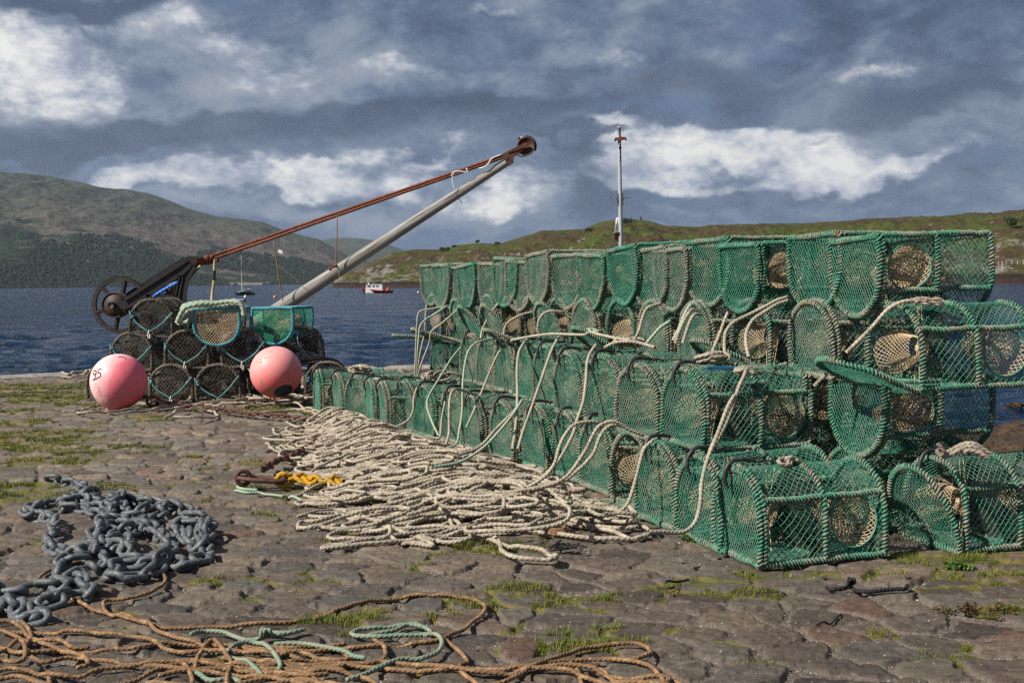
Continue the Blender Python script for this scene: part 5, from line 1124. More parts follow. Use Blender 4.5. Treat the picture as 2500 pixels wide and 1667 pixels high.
for px, py, r, m, lab in [(671, 728, 3.6, 'orange_plastic', 'orange mooring buoy between the hanging twine and the yacht'), (611.5, 717, 3.1, 'orange_plastic', 'orange mooring buoy just behind the stern of the green yacht'), (562, 722.5, 1.9, 'blue_plastic', 'tiny blue buoy left of the green yacht'),
                          (1021, 715.5, 2.6, 'white_plastic', 'small pale mooring buoy to the right of the fishing boat'), (827, 716, 2.0, 'black_rubber', 'small dark float to the left of the fishing boat'), (490, 737, 3.0, 'grey_rubber', 'small grey float beyond the hanging striped rope')]:
    c = G(px, py, WZ); R = r*c[1]/2850; mb = MB(); mb.ball((0, 0, R*.75), R, 14, 10); mb.tube([(0, 0, R*1.7), (0, 0, R*2.0)], R*.2, 6); o = obj('mooring_buoy', mb.mesh('mooring_buoy'), M[m]); o.location = tuple(c); tag(o, lab, 'buoy', 'buoys floating on the loch')
# fence and marker post on the far right shore
def shore_pt(px, py):
    X, Y, Z, pxs, s = HG; j = int(np.clip(np.searchsorted(pxs, px), 0, len(pxs)-1)); best = 0; bd = 9e9
    for i in range(2, 150):
        zz = P(px, py, Y[i, j])[2]; d = abs(zz-Z[i, j])
        if d < bd: bd = d; best = i
    return np.array([X[best, j], Y[best, j], Z[best, j]])
fb = shore_pt(2445, 650); ft = thing('fence', 'line of pale wooden fence posts on the grass above the far right shore', 'fence', tuple(fb)); wm = mat('pale_post', color=(.42, .38, .32), rough=.8); tops = []
for px in (2405, 2421, 2438, 2453, 2468, 2481, 2494, 2509, 2524):
    p = shore_pt(px, 647+wob(1.0)); h = p[1]/2850*random.uniform(10, 13); mb = MB(); q = p-fb; mb.box(q+np.array([0, 0, h/2-.1]), (.20, .2, h+.2)); obj('post', mb.mesh('post', False), wm, ft); tops.append(q+np.array([0, 0, h*.8]))
mb = MB(); mb.tube(tops, .03, 4); mb.tube([q-np.array([0, 0, .6]) for q in tops], .03, 4); obj('wire', mb.mesh('wire'), M['grey_rubber'], ft)
p = shore_pt(2445, 664); h = p[1]/2850*23; mb = MB(); mb.box((0, 0, h/2-.2), (.32, .32, h+.4)); mb.box((0, 0, h+.05), (.36, .36, .1)); o = obj('marker_post', mb.mesh('marker_post', False), wm); o.location = tuple(p); tag(o, 'tall pale post at the edge of the far right shore, beside the creels', 'post')
#@@
# ------------------------------------------------------------------ ropes and chains on the ground
def rest(q, r, win):
    """height of a limp rope lying on the cobbles"""
    h = ground_z(q[:, 0], q[:, 1]); n = len(h); k = max(1, win)
    hp = np.pad(h, k, mode='edge'); mx = np.max(np.stack([hp[i:i+n] for i in range(2*k+1)]), 0); mp = np.pad(mx, k, mode='edge'); ker = np.hanning(2*k+3)[1:-1]
    return np.convolve(mp, ker/ker.sum(), 'valid')+r*.7
def z6(pts): return [(a*.36166, 1100+b*.36166) for a, b in pts]
def z7(pts): return [(700+a*.42517, 1200+b*.42517) for a, b in pts]
def z4(pts): return [(750+a*.38265, 850+b*.38265) for a, b in pts]
def z2(pts): return [(950+a*.35072, 550+b*.35072) for a, b in pts]
def z3(pts): return [(1650+a*.3614, 550+b*.3614) for a, b in pts]
def z5(pts): return [(1550+a*.4039, 950+b*.4039) for a, b in pts]
def ground_rope(mb, px, r, lift=0.0, wobz=.004, lat=.006):
    q = np.array([G(a, b, .02) for a, b in px]); q = resample(q, r*1.15); n = len(q); i = np.arange(n)*r*1.15; ph = random.random()*60
    q[:, 0] += (vnoise(i*7+ph, i*0)-.5)*lat*2; q[:, 1] += (vnoise(i*7+ph, i*0+5)-.5)*lat*2
    q[:, 2] = rest(q, r, int(.035/(r*1.15)))+lift+wobz*2*vnoise(i*4+ph, i*0+9); 
    t = 2*np.pi*i/(r*6.6); V, Q = sweep(q, r*1.12, 9, False, LOBE, -t); mb.add(V, Q)
    mb.ball(q[0], r*.95, 7, 5); mb.ball(q[-1], r*.95, 7, 5)
GO = 'orange ropes tangled across the foreground cobbles'
ORANGE = [
    ('long orange rope curving round the chain and away to the centre of the cobbles', [z6([(-60, 1010), (90, 1000), (250, 980), (380, 950), (480, 965), (600, 1020), (750, 1060), (900, 1115), (1000, 1140), (1200, 1147), (1500, 1140), (1800, 1115), (2000, 1090), (2212, 1050)])+z7([(150, 680), (350, 635), (500, 592), (700, 566), (900, 560), (1050, 575), (1130, 610), (1132, 670), (1080, 720), (950, 780), (850, 815), (650, 832), (400, 858), (200, 874), (0, 880), (-150, 880)])]),
    ('orange rope looping over the grey chain at the left', [z6([(250, 825), (350, 775), (450, 755), (600, 726), (800, 743), (1000, 775), (1105, 805), (1120, 850), (1080, 900), (980, 945), (850, 970), (720, 980), (690, 1010), (720, 1055), (830, 1100), (950, 1130), (1010, 1145), (1060, 1195), (1150, 1228), (1300, 1258), (1500, 1278), (1700, 1285), (1950, 1295), (2200, 1275), (2320, 1260)])]),
    ('orange rope running diagonally from the left edge below the grey chain', [z6([(-60, 1120), (60, 1110), (130, 1150), (200, 1220), (300, 1282), (450, 1325), (600, 1372), (800, 1392), (1000, 1395), (1200, 1382), (1400, 1385), (1600, 1400), (1800, 1420), (2000, 1390), (2200, 1370)])]),
    ('orange rope crossing in a gentle arc under the mint rope end', [z6([(80, 1190), (250, 1193), (500, 1203), (800, 1228), (1000, 1262), (1120, 1310), (1250, 1335), (1400, 1320), (1600, 1330), (1850, 1345), (2050, 1330), (2280, 1300)])]),
    ('orange rope lying along the lower left corner', [z6([(-80, 1240), (0, 1275), (130, 1330), (300, 1320), (500, 1298), (900, 1300), (1150, 1270), (1400, 1262), (1650, 1290), (1900, 1330), (2100, 1380), (2400, 1395)])]),
    ('orange rope wriggling along the very bottom edge of the picture', [z6([(720, 1590), (800, 1530), (900, 1500), (1100, 1440), (1300, 1400), (1500, 1420), (1800, 1440), (2212, 1450)]), z6([(1000, 1490), (1100, 1520), (1300, 1548), (1500, 1552), (1800, 1505), (2050, 1490), (2212, 1530), (2350, 1560)])]),
    ('short orange rope loops bunched in the middle of the tangle', [z6([(1310, 1450), (1340, 1350), (1400, 1270), (1450, 1260), (1510, 1320), (1555, 1400), (1540, 1500), (1520, 1600)]), z6([(1200, 1380), (1260, 1440), (1300, 1520), (1250, 1560)]), z6([(980, 1420), (1200, 1450), (1500, 1440), (1800, 1470), (2050, 1500), (2200, 1480)]), z6([(1080, 1490), (1300, 1460), (1600, 1480), (1900, 1520), (2100, 1570)]), z6([(1500, 1340), (1700, 1360), (1950, 1420), (2150, 1440), (2320, 1420)])]),
    ('loose orange rope coils heaped at the bottom left corner', [z6([(-40, 1340), (40, 1300), (120, 1240), (170, 1300), (150, 1380), (90, 1400), (10, 1390), (-60, 1420)]), z6([(180, 1300), (210, 1230), (160, 1140), (90, 1090), (70, 1080)]), z6([(-60, 1180), (80, 1210), (200, 1260), (400, 1265), (480, 1300), (600, 1290)]), z6([(210, 1370), (300, 1400), (460, 1370), (560, 1370), (590, 1420), (520, 1440)]), z6([(320, 1480), (330, 1560), (310, 1640)]), z6([(-60, 1460), (60, 1440), (200, 1450), (400, 1480), (560, 1470), (700, 1440), (900, 1420)]), z6([(-60, 1520), (100, 1500), (260, 1530), (420, 1570), (560, 1620)])]),
    ('thick orange rope running along the bottom to the right-hand loops', [z7([(-120, 955), (0, 960), (250, 962), (500, 980), (800, 1000), (1000, 987), (1200, 992), (1400, 985), (1500, 960), (1600, 940), (1750, 925), (1900, 933), (2050, 960), (2130, 1010), (2165, 1060), (2150, 1120)])]),
    ('orange rope falling in a curve from the mint rope knot', [z7([(820, 780), (900, 808), (980, 870), (1035, 940), (990, 970), (1000, 1008), (1070, 1050), (1170, 1100)])]),
    ('orange rope making the large right-hand loop at the bottom', [z7([(1060, 1100), (1150, 1075), (1250, 1058), (1400, 995), (1500, 950), (1600, 912), (1700, 872), (1850, 850), (2000, 845), (2075, 868), (2085, 905), (2010, 935), (1950, 940)])]),
    ('orange rope doubled into a narrow loop at the right end of the tangle', [z7([(1440, 1000), (1600, 985), (1800, 1000), (2000, 1030), (2200, 1030), (2272, 1052), (2230, 1077), (2100, 1082), (1850, 1060), (1600, 1012), (1400, 1000), (1100, 1010), (850, 990), (650, 965), (540, 950)])]),
    ('short orange rope ends crossing the narrow loop', [z7([(1618, 930), (1650, 965), (1682, 1015), (1700, 1110)]), z7([(1780, 958), (1850, 1010), (1980, 1040), (2120, 1070), (2200, 1040)])]),
    ('orange rope curls between the tangle and the mint rope bundle', [z7([(500, 810), (560, 870), (558, 925), (480, 950), (350, 960), (100, 965), (-60, 950)]), z7([(60, 992), (250, 1000), (400, 1030), (510, 1075), (540, 1120)]), z7([(-40, 895), (150, 860), (300, 882), (370, 930), (250, 945), (60, 900), (-60, 930)])]),
    ('orange rope bunched against the bottom edge left of centre', [z7([(-100, 1020), (30, 1010), (150, 1040), (210, 1060), (120, 1075), (-40, 1060)]), z7([(-80, 1085), (60, 1065), (200, 1085), (280, 1120)]), z7([(-150, 985), (20, 995), (180, 990), (320, 1010)])])]
for k, (lab, sets) in enumerate(ORANGE):
    mb = MB()
    for q in sets: ground_rope(mb, q, .0078, .003*(k % 4), .004, .004)
    tag(obj('orange_rope', mb.mesh('orange_rope'), M['orange_rope']), lab, 'rope', GO)
MINT = [('knotted mint rope end lying above the orange tangle', [z6([(1290, 1228), (1340, 1205), (1400, 1195), (1520, 1205), (1620, 1240), (1720, 1252), (1800, 1240), (1900, 1230), (2040, 1198)])], (1800, 1238)),
        ('mint rope looped among the orange ropes left of centre', [z6([(1540, 1330), (1600, 1290), (1700, 1275), (1780, 1300), (1850, 1360), (1890, 1430), (1880, 1470)]), z6([(1560, 1350), (1650, 1380), (1730, 1440), (1770, 1490)]), z6([(1330, 1470), (1430, 1500), (1550, 1490), (1620, 1510)])], None),
        ('mint rope folded into a bundle tied to the orange rope', [z7([(375, 795), (420, 775), (500, 768), (700, 748), (800, 765), (815, 790), (700, 800), (600, 805), (500, 812), (400, 805), (372, 790)]), z7([(470, 800), (600, 778), (720, 740), (770, 760)]), z7([(790, 800), (850, 800), (890, 840), (880, 890), (780, 930), (650, 950), (550, 985), (430, 1030), (345, 1055)])], None),
        ('frayed mint rope end emerging left of the mint bundle', [z7([(-60, 862), (80, 858), (180, 872), (300, 890), (370, 905), (440, 925)]), z7([(-120, 800), (0, 805), (90, 788)])], None)]
for lab, sets, kn in MINT:
    mb = MB()
    for q in sets: ground_rope(mb, q, .0082, .012, .004, .004)
    if kn:
        c = G(*z6([kn])[0], .03); c[2] = .03
        for a in range(3): an = np.linspace(0, 2*np.pi, 12, endpoint=False); mb.tube(c+np.stack([.012*(a-1)+.005*np.cos(an), .016*np.cos(an+a), .016*np.sin(an)+.006], 1), .007, 6, True)
    tag(obj('mint_rope', mb.mesh('mint_rope'), M['mint_dull']), lab, 'rope', 'mint green ropes among the orange tangle')
# --- the great heap of beige rope in front of the creels
HS = np.array([(.30, 5.72, .95, .16), (.02, 6.10, 1.05, .22), (-.20, 6.55, .95, .28), (-.38, 7.1, .85, .32), (-.60, 7.7, .78, .32), (-.85, 8.3, .64, .35), (-1.05, 8.9, .48, .35), (-1.30, 9.6, .33, .35), (-1.60, 10.3, .28, .4)])
def heap():
    r = np.random.default_rng(21); u = np.linspace(0, 1, len(HS)); at = lambda s: np.array([np.interp(s, u, HS[:, i]) for i in range(4)])
    layers = 36
    mb = None; groups = []
    for k in range(layers):
        if k % 46 == 0: mb = MB()
        s = r.random()**.9*.94+.02; pts = []; n = r.integers(6, 11); dirn = 1; ang = r.normal(.10, .45)
        for j in range(n):
            c = at(np.clip(s, 0, 1)); w = c[2]*(.55+.5*r.random()); sx = -1 if j % 2 else 1
            if sx > 0: w *= .80
            c0 = c[:2]+r.normal(0, .05, 2)
            e = c0+np.array([sx*w, sx*w*math.tan(ang)*.5+r.normal(0, .04)]); 
            # wandering stretch across, then a bight
            for f in ((-.55, -.1, .35) if j else ()): m_ = c0+np.array([sx*w*f, sx*w*f*math.tan(ang)*.5])+r.normal(0, .075, 2)*np.array([1, 1.3]); pts.append(m_)
            g = r.uniform(.03, .13); sg = 1 if r.random() < .6 else -1
            pts += [e+np.array([-sx*.10, -sg*g*.2]), e+np.array([0, sg*g*.3]), e+np.array([sx*.03, sg*g]), e+np.array([-sx*.10, sg*g*1.8])]
            s += (sg*g*1.8+r.normal(0, .03))/5.0
            if s < .02 or s > .98: s = r.random()*.9+.05
            if r.random() < .75:     # a free loop thrown in
                a0 = r.random()*6.28; R = r.uniform(.06, .26); 
                for a in np.linspace(0, 5.2, 7): pts.append(pts[-1]*.0+e*.6+c0*.4+np.array([R*1.5*math.cos(a0+a), R*math.sin(a0+a)]))
        q = resample(np.c_[np.array(pts), np.zeros(len(pts))], .0125)
        n_ = len(q); i = np.arange(n_)*.0125; q[:, 0] += (vnoise(i*5, i*0+k)-.5)*.05+(vnoise(i*16, i*0+k)-.5)*.02; q[:, 1] += (vnoise(i*5+50, i*0+k)-.5)*.08+(vnoise(i*16+50, i*0+k)-.5)*.025
        base = rest(q, .0105, 3)
        # distance from the spine -> how thick the pile is here
        sp = np.stack([np.interp(np.linspace(0, 1, 60), u, HS[:, m_]) for m_ in range(3)], 1)
        d = np.abs(q[:, None, 0]-sp[None, :, 0])/sp[None, :, 2]+np.abs(q[:, None, 1]-sp[None, :, 1])*1.5; pile = np.clip(1.15-d.min(1), 0, 1)*.15
        lay = (k % 46)/46.
        z = base+pile*lay+.012*vnoise(i*5, i*0+k*3)*(lay > .2)
        ker = np.hanning(9); z = np.convolve(np.pad(z, 4, mode='edge'), ker/ker.sum(), 'valid'); q[:, 2] = z
        inside_ = q[:, 0] < (np.interp(q[:, 1], [5.0, 5.4, 5.7, 6.15, 7.13, 7.95, 8.85, 10.0, 11.0], [.80, .72, .62, .52, .30, .02, -.42, -1.05, -1.75]))
        q[:, 0] = np.where(inside_, q[:, 0], q[:, 0]-1.2*(q[:, 0]-np.interp(q[:, 1], [5.0, 5.4, 5.7, 6.15, 7.13, 7.95, 8.85, 10.0, 11.0], [.80, .72, .62, .52, .30, .02, -.42, -1.05, -1.75])))
        for a in range(3): q[:, a] = np.convolve(np.pad(q[:, a], 3, mode='edge'), np.hanning(9)[1:-1]/np.hanning(9)[1:-1].sum(), 'valid')
        V, Q = sweep(q, .0105*1.12*r.uniform(.92, 1.08), 9, False, LOBE, -2*np.pi*i/(.0105*6.6)); mb.add(V, Q)
    lim = lambda yy: np.interp(yy, [5.0, 5.4, 5.7, 6.15, 7.13, 7.95, 8.85, 10.0, 11.0], [.80, .72, .62, .52, .30, .02, -.42, -1.05, -1.75])
    for k in range(90):      # loose bights and curls thrown on top
        c = at(r.random()); c0 = c[:2]+np.array([r.uniform(-1, .6)*c[2]*.9, r.normal(0, .12)]); R = r.uniform(.07, .30); asp = r.uniform(.25, .8); a0 = r.random()*6.28; rot = r.normal(0, .7); tot_ = r.uniform(2.5, 7.0)
        th = a0+np.linspace(0, tot_, int(tot_*2.2)+3); e = np.stack([R*np.cos(th)*(1+.25*np.sin(th*1.7)), R*asp*np.sin(th)], 1); cr, sr = math.cos(rot), math.sin(rot); e = e @ np.array([[cr, sr], [-sr, cr]])+c0
        e = np.concatenate([e, [e[-1]+(e[-1]-e[-2])*1.5+r.normal(0, .05, 2)]]); e[:, 0] = np.minimum(e[:, 0], lim(e[:, 1])-.03)
        q = resample(np.c_[e, np.zeros(len(e))], .0125); i = np.arange(len(q))*.0125; q[:, 0] += (vnoise(i*9, i*0+k)-.5)*.03; q[:, 1] += (vnoise(i*9+50, i*0+k)-.5)*.03
        d = np.abs(q[:, None, 0]-sp[None, :, 0])/sp[None, :, 2]+np.abs(q[:, None, 1]-sp[None, :, 1])*1.5; z = rest(q, .0105, 3)+np.clip(1.15-d.min(1), 0, 1)*.15+.004+.018*vnoise(i*5, i*0+k*3)
        q[:, 2] = np.convolve(np.pad(z, 4, mode='edge'), ker/ker.sum(), 'valid'); V, Q = sweep(q, .0105*1.12, 9, False, LOBE, -2*np.pi*i/(.0105*6.6)); mb.add(V, Q); mb.ball(q[0], .0105, 7, 5); mb.ball(q[-1], .0105, 7, 5)
    o = obj('rope_heap', mb.mesh('rope_heap'), M['beige_rope']); tag(o, 'big heap of tangled beige rope spread along the foot of the green creels', 'rope', kind='stuff')
heap()
M['cord_blue'] = mat('cord_blue', color=(.03, .16, .32), rough=.6)
GR = 'beige ropes strung over the creels and the rope heap'
def hanging(lab, pts, m='pale_rope', r=.0105, name='rope'):
    mb = MB(); laid_rope(mb, np.array(pts), r, r*1.2); return tag(obj(name, mb.mesh(name), M[m]), lab, 'rope', GR)
def lerp_drop(px, D0, D1):
    n = len(px); return [P(a, b, D0+(D1-D0)*i/(n-1)) for i, (a, b) in enumerate(px)]
# single bights lying clear of the heap on the cobbles
for lab, sets, r, lift in [
    ('beige rope bight reaching furthest towards the viewer from the heap', [z4([(1000, 960), (900, 1010), (880, 1060), (930, 1120), (1050, 1190), (1200, 1240), (1350, 1268), (1500, 1290), (1582, 1320), (1545, 1345), (1400, 1342), (1285, 1330), (1240, 1285), (1200, 1215), (1080, 1150), (960, 1105), (910, 1060), (950, 1015), (1100, 985)])], .011, .01),
    ('beige rope loop lying left of the furthest bight', [z4([(1100, 1190), (1050, 1196), (900, 1208), (750, 1232), (600, 1217), (532, 1190), (580, 1160), (700, 1140), (860, 1112), (980, 1090)])], .0105, .004),
    ('beige rope loop at the left tip of the heap near the yellow rope', [z4([(400, 860), (260, 900), (190, 920), (185, 895), (230, 860), (330, 830), (520, 820), (700, 830)]), z4([(-60, 1050), (0, 1040), (150, 1000), (250, 1010), (200, 1050), (60, 1075), (-40, 1080), (-60, 1120), (0, 1135), (150, 1112), (300, 1075), (500, 1070), (700, 1080)])], .0105, .003),
    ('beige rope doubling back below the open door on the cobbles', [z4([(1180, 1000), (1190, 1050), (1300, 1070), (1500, 1090), (1800, 1120), (1950, 1150), (2060, 1190), (2150, 1165), (2180, 1140), (2050, 1100), (1850, 1080), (1500, 1040), (1250, 1010)]), z4([(1200, 1130), (1400, 1150), (1600, 1172), (1800, 1190), (2000, 1195), (2160, 1170)]), z4([(1850, 1010), (1700, 980), (1500, 975), (1300, 1010), (1150, 1060)])], .0115, .006)]:
    mb = MB()
    for q in sets: ground_rope(mb, q, r, lift, .006, .006)
    tag(obj('rope', mb.mesh('rope'), M['beige_rope']), lab, 'rope', GR)
# thin straggling ropes further back
mb = MB()
zz = lambda pts: [(a*1.0629, b*1.0629) for a, b in pts]
for q in ([(170, 945), (240, 930), (330, 925), (420, 935), (500, 925), (600, 915)], [(175, 950), (200, 955), (300, 945), (420, 930), (520, 922)], [(250, 955), (350, 945), (430, 935), (560, 920), (640, 905), (720, 905)], [(430, 925), (460, 905), (520, 900), (600, 897), (680, 895), (730, 905)], [(480, 915), (600, 905), (700, 915), (740, 930)], [(560, 935), (640, 925), (700, 935), (760, 950), (820, 960)], [(600, 945), (680, 940), (740, 955), (800, 965)],
          [(640, 1000), (700, 985), (760, 975), (830, 985), (900, 975)], [(610, 1020), (650, 1035), (720, 1030), (790, 1045), (860, 1040)], [(380, 960), (420, 945), (470, 940), (500, 952), (450, 962), (400, 962)], [(530, 905), (600, 912), (670, 905), (730, 915)], [(420, 912), (500, 918), (590, 925), (700, 920)], [(450, 930), (540, 932), (640, 915), (735, 925)], [(590, 895), (650, 890), (700, 893), (735, 900)]):
    ground_rope(mb, zz(q), .0105, .01, .02, .012)
for k in range(20):
    x0 = random.uniform(460, 700); y0 = random.uniform(896, 915); ground_rope(mb, zz([(x0, y0), (x0+random.uniform(30, 60), y0+wob(8)), (x0+random.uniform(80, 120), y0+wob(9)), (x0+random.uniform(130, 180), y0+wob(8))]), .0105, .01+random.random()*.03, .02, .012)
tag(obj('rope', mb.mesh('rope'), M['beige_rope']), 'loose beige ropes strewn below the two pink buoys', 'rope', GR)
mb = MB()
for k in range(30):
    x0 = random.uniform(690, 800); y0 = 1000+random.random()*95; sx = random.uniform(50, 110); sy = random.uniform(6, 16); a0 = random.random()*6.28
    ground_rope(mb, [(x0+60+sx*math.cos(a0+t_)*(1+.2*math.sin(t_*2)), y0+20+sy*math.sin(a0+t_)+t_*2) for t_ in np.linspace(0, random.uniform(2.5, 6), 9)], .0105, .008+random.random()*.02, .02, .012)
tag(obj('rope', mb.mesh('rope'), M['beige_rope']), 'scattered beige loops at the far left edge of the rope heap by the rusty chain', 'rope', GR)
mb = MB(); ground_rope(mb, [(-20, 962), (60, 955), (120, 948), (180, 936), (215, 924)], .008, .01); tag(obj('rope', mb.mesh('rope'), M['mint_dull']), 'thin taut green line on the mossy cobbles at the far left', 'rope')
mb = MB(); ground_rope(mb, [(152, 912), (165, 917), (185, 911), (205, 909), (230, 905)], .018, .03); ground_rope(mb, [(205, 918), (215, 910), (230, 914), (245, 920)], .02, .04); ground_rope(mb, [(150, 918), (175, 921), (200, 915), (240, 908)], .012, .02); tag(obj('rope', mb.mesh('rope'), M['beige_rope']), 'pale rope bundle on the quay edge behind the left pink buoy', 'rope')
# lines running from the hooks down to the heap
HANG = [
    ('mint line from a hook down to the heap near the middle of the stack', z2([(840, 788), (700, 792), (610, 818), (555, 870), (525, 980), (512, 1130), (508, 1300), (490, 1420)])+z4([(950, 610), (880, 640)]), 9.15, 8.25, 'mint_rope'),
    ('beige line falling straight in front of the middle creels', z2([(975, 775), (925, 840), (900, 900), (890, 1020), (893, 1200), (880, 1400), (858, 1560)]), 8.65, 7.35, 'pale_rope'),
    ('beige line slanting from a hook past the middle creels', z2([(1178, 782), (1140, 850), (1105, 940), (1050, 1100), (980, 1300), (930, 1440), (895, 1560)]), 8.2, 7.2, 'pale_rope'),
    ('beige line from a hook left of the middle creels', z2([(805, 830), (755, 900), (700, 1020), (640, 1170), (590, 1290), (535, 1410)]), 9.3, 8.5, 'pale_rope'),
    ('pale mint line bowed outward at the left of the upper front row', z2([(497, 850), (440, 920), (390, 1000), (340, 1080), (275, 1190), (265, 1260), (300, 1370), (345, 1465)]), 10.1, 8.75, 'mint_rope'),
    ('beige line from the fifth hook down over two tiers', z2([(1440, 832), (1400, 890), (1378, 960), (1370, 1080), (1350, 1230), (1310, 1350), (1290, 1420)])+z4([(1690, 560), (1600, 720), (1480, 840)]), 7.45, 6.35, 'pale_rope'),
    ('thick pale line from the frayed knot to the cobbles at the nearest creels', z3([(472, 985), (455, 1030), (430, 1080), (395, 1180), (350, 1310), (290, 1430), (232, 1522)])+z5([(600, 50), (560, 110), (500, 270), (440, 420), (405, 560), (395, 690), (370, 790), (325, 845), (270, 866), (180, 862), (80, 860)]), 5.72, 5.02, 'pale_rope'),
    ('pale line dropping from the near lower hook beside the open door', z4([(2205, 588), (2150, 640), (2125, 720), (2098, 830), (2065, 940), (2030, 1010), (1960, 1055), (1890, 1050)]), 5.95, 5.72, 'pale_rope'),
    ('beige line arching over the lower creel left of the open door', z4([(1860, 475), (1790, 468), (1700, 490), (1640, 560), (1605, 640), (1575, 740), (1500, 830), (1350, 905), (1150, 925), (980, 922)]), 6.35, 6.05, 'pale_rope'),
    ('beige line arching high over the creel with the open door', z4([(2150, 555), (2060, 520), (1960, 468), (1870, 490), (1820, 560), (1770, 660), (1650, 820), (1500, 885), (1300, 920), (1050, 1000)]), 6.15, 5.95, 'beige_rope'),
    ('second beige line arching beside the open door creel', z4([(2120, 545), (2010, 495), (1930, 495), (1870, 560), (1820, 680), (1700, 800), (1600, 860), (1400, 900)]), 6.2, 6.0, 'beige_rope'),
    ('mint line slanting left from under the middle creels', z4([(1372, 330), (1320, 410), (1250, 500), (1150, 610), (1060, 680), (960, 730), (810, 757)]), 7.75, 7.05, 'mint_rope'),
    ('beige line slanting beside the mint line under the middle creels', z4([(1368, 345), (1290, 430), (1200, 520), (1130, 600), (1060, 650), (960, 680)]), 7.8, 7.2, 'beige_rope'),
    ('short beige line hanging over a lower hook on the left', z4([(1080, 300), (1010, 275), (950, 262), (915, 300), (905, 420), (905, 540), (880, 630)]), 8.75, 8.1, 'beige_rope'),
    ('beige line curving to the heap at the left end of the low row', z4([(700, 250), (680, 320), (675, 400), (640, 460), (560, 500), (460, 505)]), 9.7, 9.4, 'beige_rope'),
    ('pale line by the second lower hook from the left', z4([(880, 340), (860, 440), (850, 550), (835, 580)]), 9.0, 8.7, 'pale_rope'),
    ('mint line over the top of the left end of the back stack', z2([(402, 560), (330, 610), (250, 660), (215, 710), (205, 800), (195, 920), (190, 1045)]), 10.35, 10.25, 'mint_rope'),
    ('beige line looped over the left end of the back stack', z2([(350, 572), (270, 585), (210, 605), (195, 680), (188, 820), (180, 1040)]), 10.3, 10.2, 'pale_rope'),
    ('beige line slanting down over the left open doors', z2([(503, 560), (440, 620), (370, 680), (295, 740), (280, 820), (230, 950), (200, 1050)]), 10.0, 10.2, 'pale_rope'),
    ('two thin beige lines at the left end of the back stack', z2([(262, 545), (255, 640), (245, 760), (215, 900), (195, 1045)]), 10.4, 10.3, 'beige_rope'),
    ('beige line strung between the top row and the third row on the left', z2([(775, 530), (715, 600), (670, 680), (645, 740), (637, 790)]), 9.5, 9.3, 'pale_rope'),
    ('beige line strung in front of the third row left of centre', z2([(1045, 594), (930, 620), (850, 660), (810, 700), (795, 775)]), 8.9, 8.8, 'beige_rope'),
    ('beige line strung in front of the third row at centre', z2([(1210, 602), (1130, 598), (1075, 615), (1040, 670), (1035, 740)]), 8.3, 8.25, 'beige_rope'),
    ('mint line crossing the third row right of centre', z2([(1958, 665), (1890, 710), (1840, 765), (1780, 835)]), 7.05, 6.95, 'mint_rope'),
    ('beige line from the top row down to the fifth upper hook', z2([(1895, 542), (1800, 575), (1765, 640), (1740, 730), (1705, 800)]), 7.4, 7.15, 'pale_rope'),
    ('upper pale rope crossing from the top row to the slanted door', z3([(755, 484), (680, 508), (600, 550), (480, 610), (390, 655), (338, 720), (328, 800), (332, 875)]), 6.25, 6.0, 'pale_rope'),
    ('lower pale rope crossing from the top row to the slanted door', z3([(758, 508), (680, 535), (600, 585), (520, 640), (478, 720), (475, 800), (492, 890)]), 6.2, 5.9, 'pale_rope'),
    ('thick beige rope from the knot on the top row over the near open door', z3([(1600, 508), (1520, 520), (1430, 570), (1350, 660), (1260, 755), (1150, 860)]), 5.42, 5.45, 'beige_rope'),
    ('short beige rope hanging below the near open door', z3([(1020, 1000), (980, 1040), (935, 1085)]), 5.6, 5.6, 'beige_rope'),
    ('mint and beige ropes bent over the arch of a third row creel', z3([(130, 560), (100, 540), (60, 600), (20, 700), (-20, 780)]), 6.65, 6.5, 'mint_rope'),
    ('first beige rope bent over the arch of a third row creel', z3([(165, 590), (110, 570), (70, 620), (30, 700), (-5, 800)]), 6.63, 6.48, 'beige_rope'),
    ('second beige rope bent over the arch of a third row creel', z3([(170, 605), (130, 600), (100, 640), (70, 720), (45, 800)]), 6.6, 6.45, 'beige_rope'),
    ('beige rope leaning across the next third row creel', z3([(352, 590), (330, 640), (290, 750), (245, 855)]), 6.35, 6.25, 'beige_rope'),
    ('pale rope lying along the hooks of the upper front row', z2([(850, 800), (930, 785), (1010, 770), (1130, 757), (1250, 760), (1360, 762), (1400, 745), (1480, 765), (1600, 790), (1680, 800)]), 8.7, 7.0, 'pale_rope'),
    ('beige rope lying behind the nearest upper hooks', z2([(1500, 850), (1580, 815), (1700, 810), (1780, 830), (1850, 850)]), 7.0, 6.7, 'beige_rope'),
]
for lab, px, D0, D1, m in HANG:
    f = .17 if D0 > 6.5 and 'strung' not in lab and 'bent' not in lab else .03
    hanging(lab, lerp_drop(px, D0-f*1.3, D1-f*.6), m, .0098 if D0 < 9 else .0085)
def knot(lab, c, r, n, m, spread=.03, name='rope_knot', loops=None):
    mb = MB(); rr = np.random.default_rng(int(abs(c[0])*1000) % 997)
    for k in range(n):
        a = np.linspace(0, 2*np.pi, 9, endpoint=False); b1 = rr.normal(size=3); b1 /= np.linalg.norm(b1); b2 = np.cross(b1, rr.normal(size=3)); b2 /= np.linalg.norm(b2)
        b1 = b1*np.array([1.5, 1, .5]); b2 = b2*np.array([1.5, 1, .5]); R = spread*rr.uniform(.6, 1.2)
        laid_rope(mb, np.array(c)+rr.normal(0, spread*.35, 3)*np.array([1.6, 1, .4])+np.cos(a)[:, None]*b1*R+np.sin(a)[:, None]*b2*R, r, closed=True)
    return tag(obj(name, mb.mesh(name), M[m]), lab, 'rope', GR)
knot('frayed pale knot on top of the nearest upper creel beside the blue cord', P(1822, 905, 5.8), .0115, 5, 'pale_rope', .032)
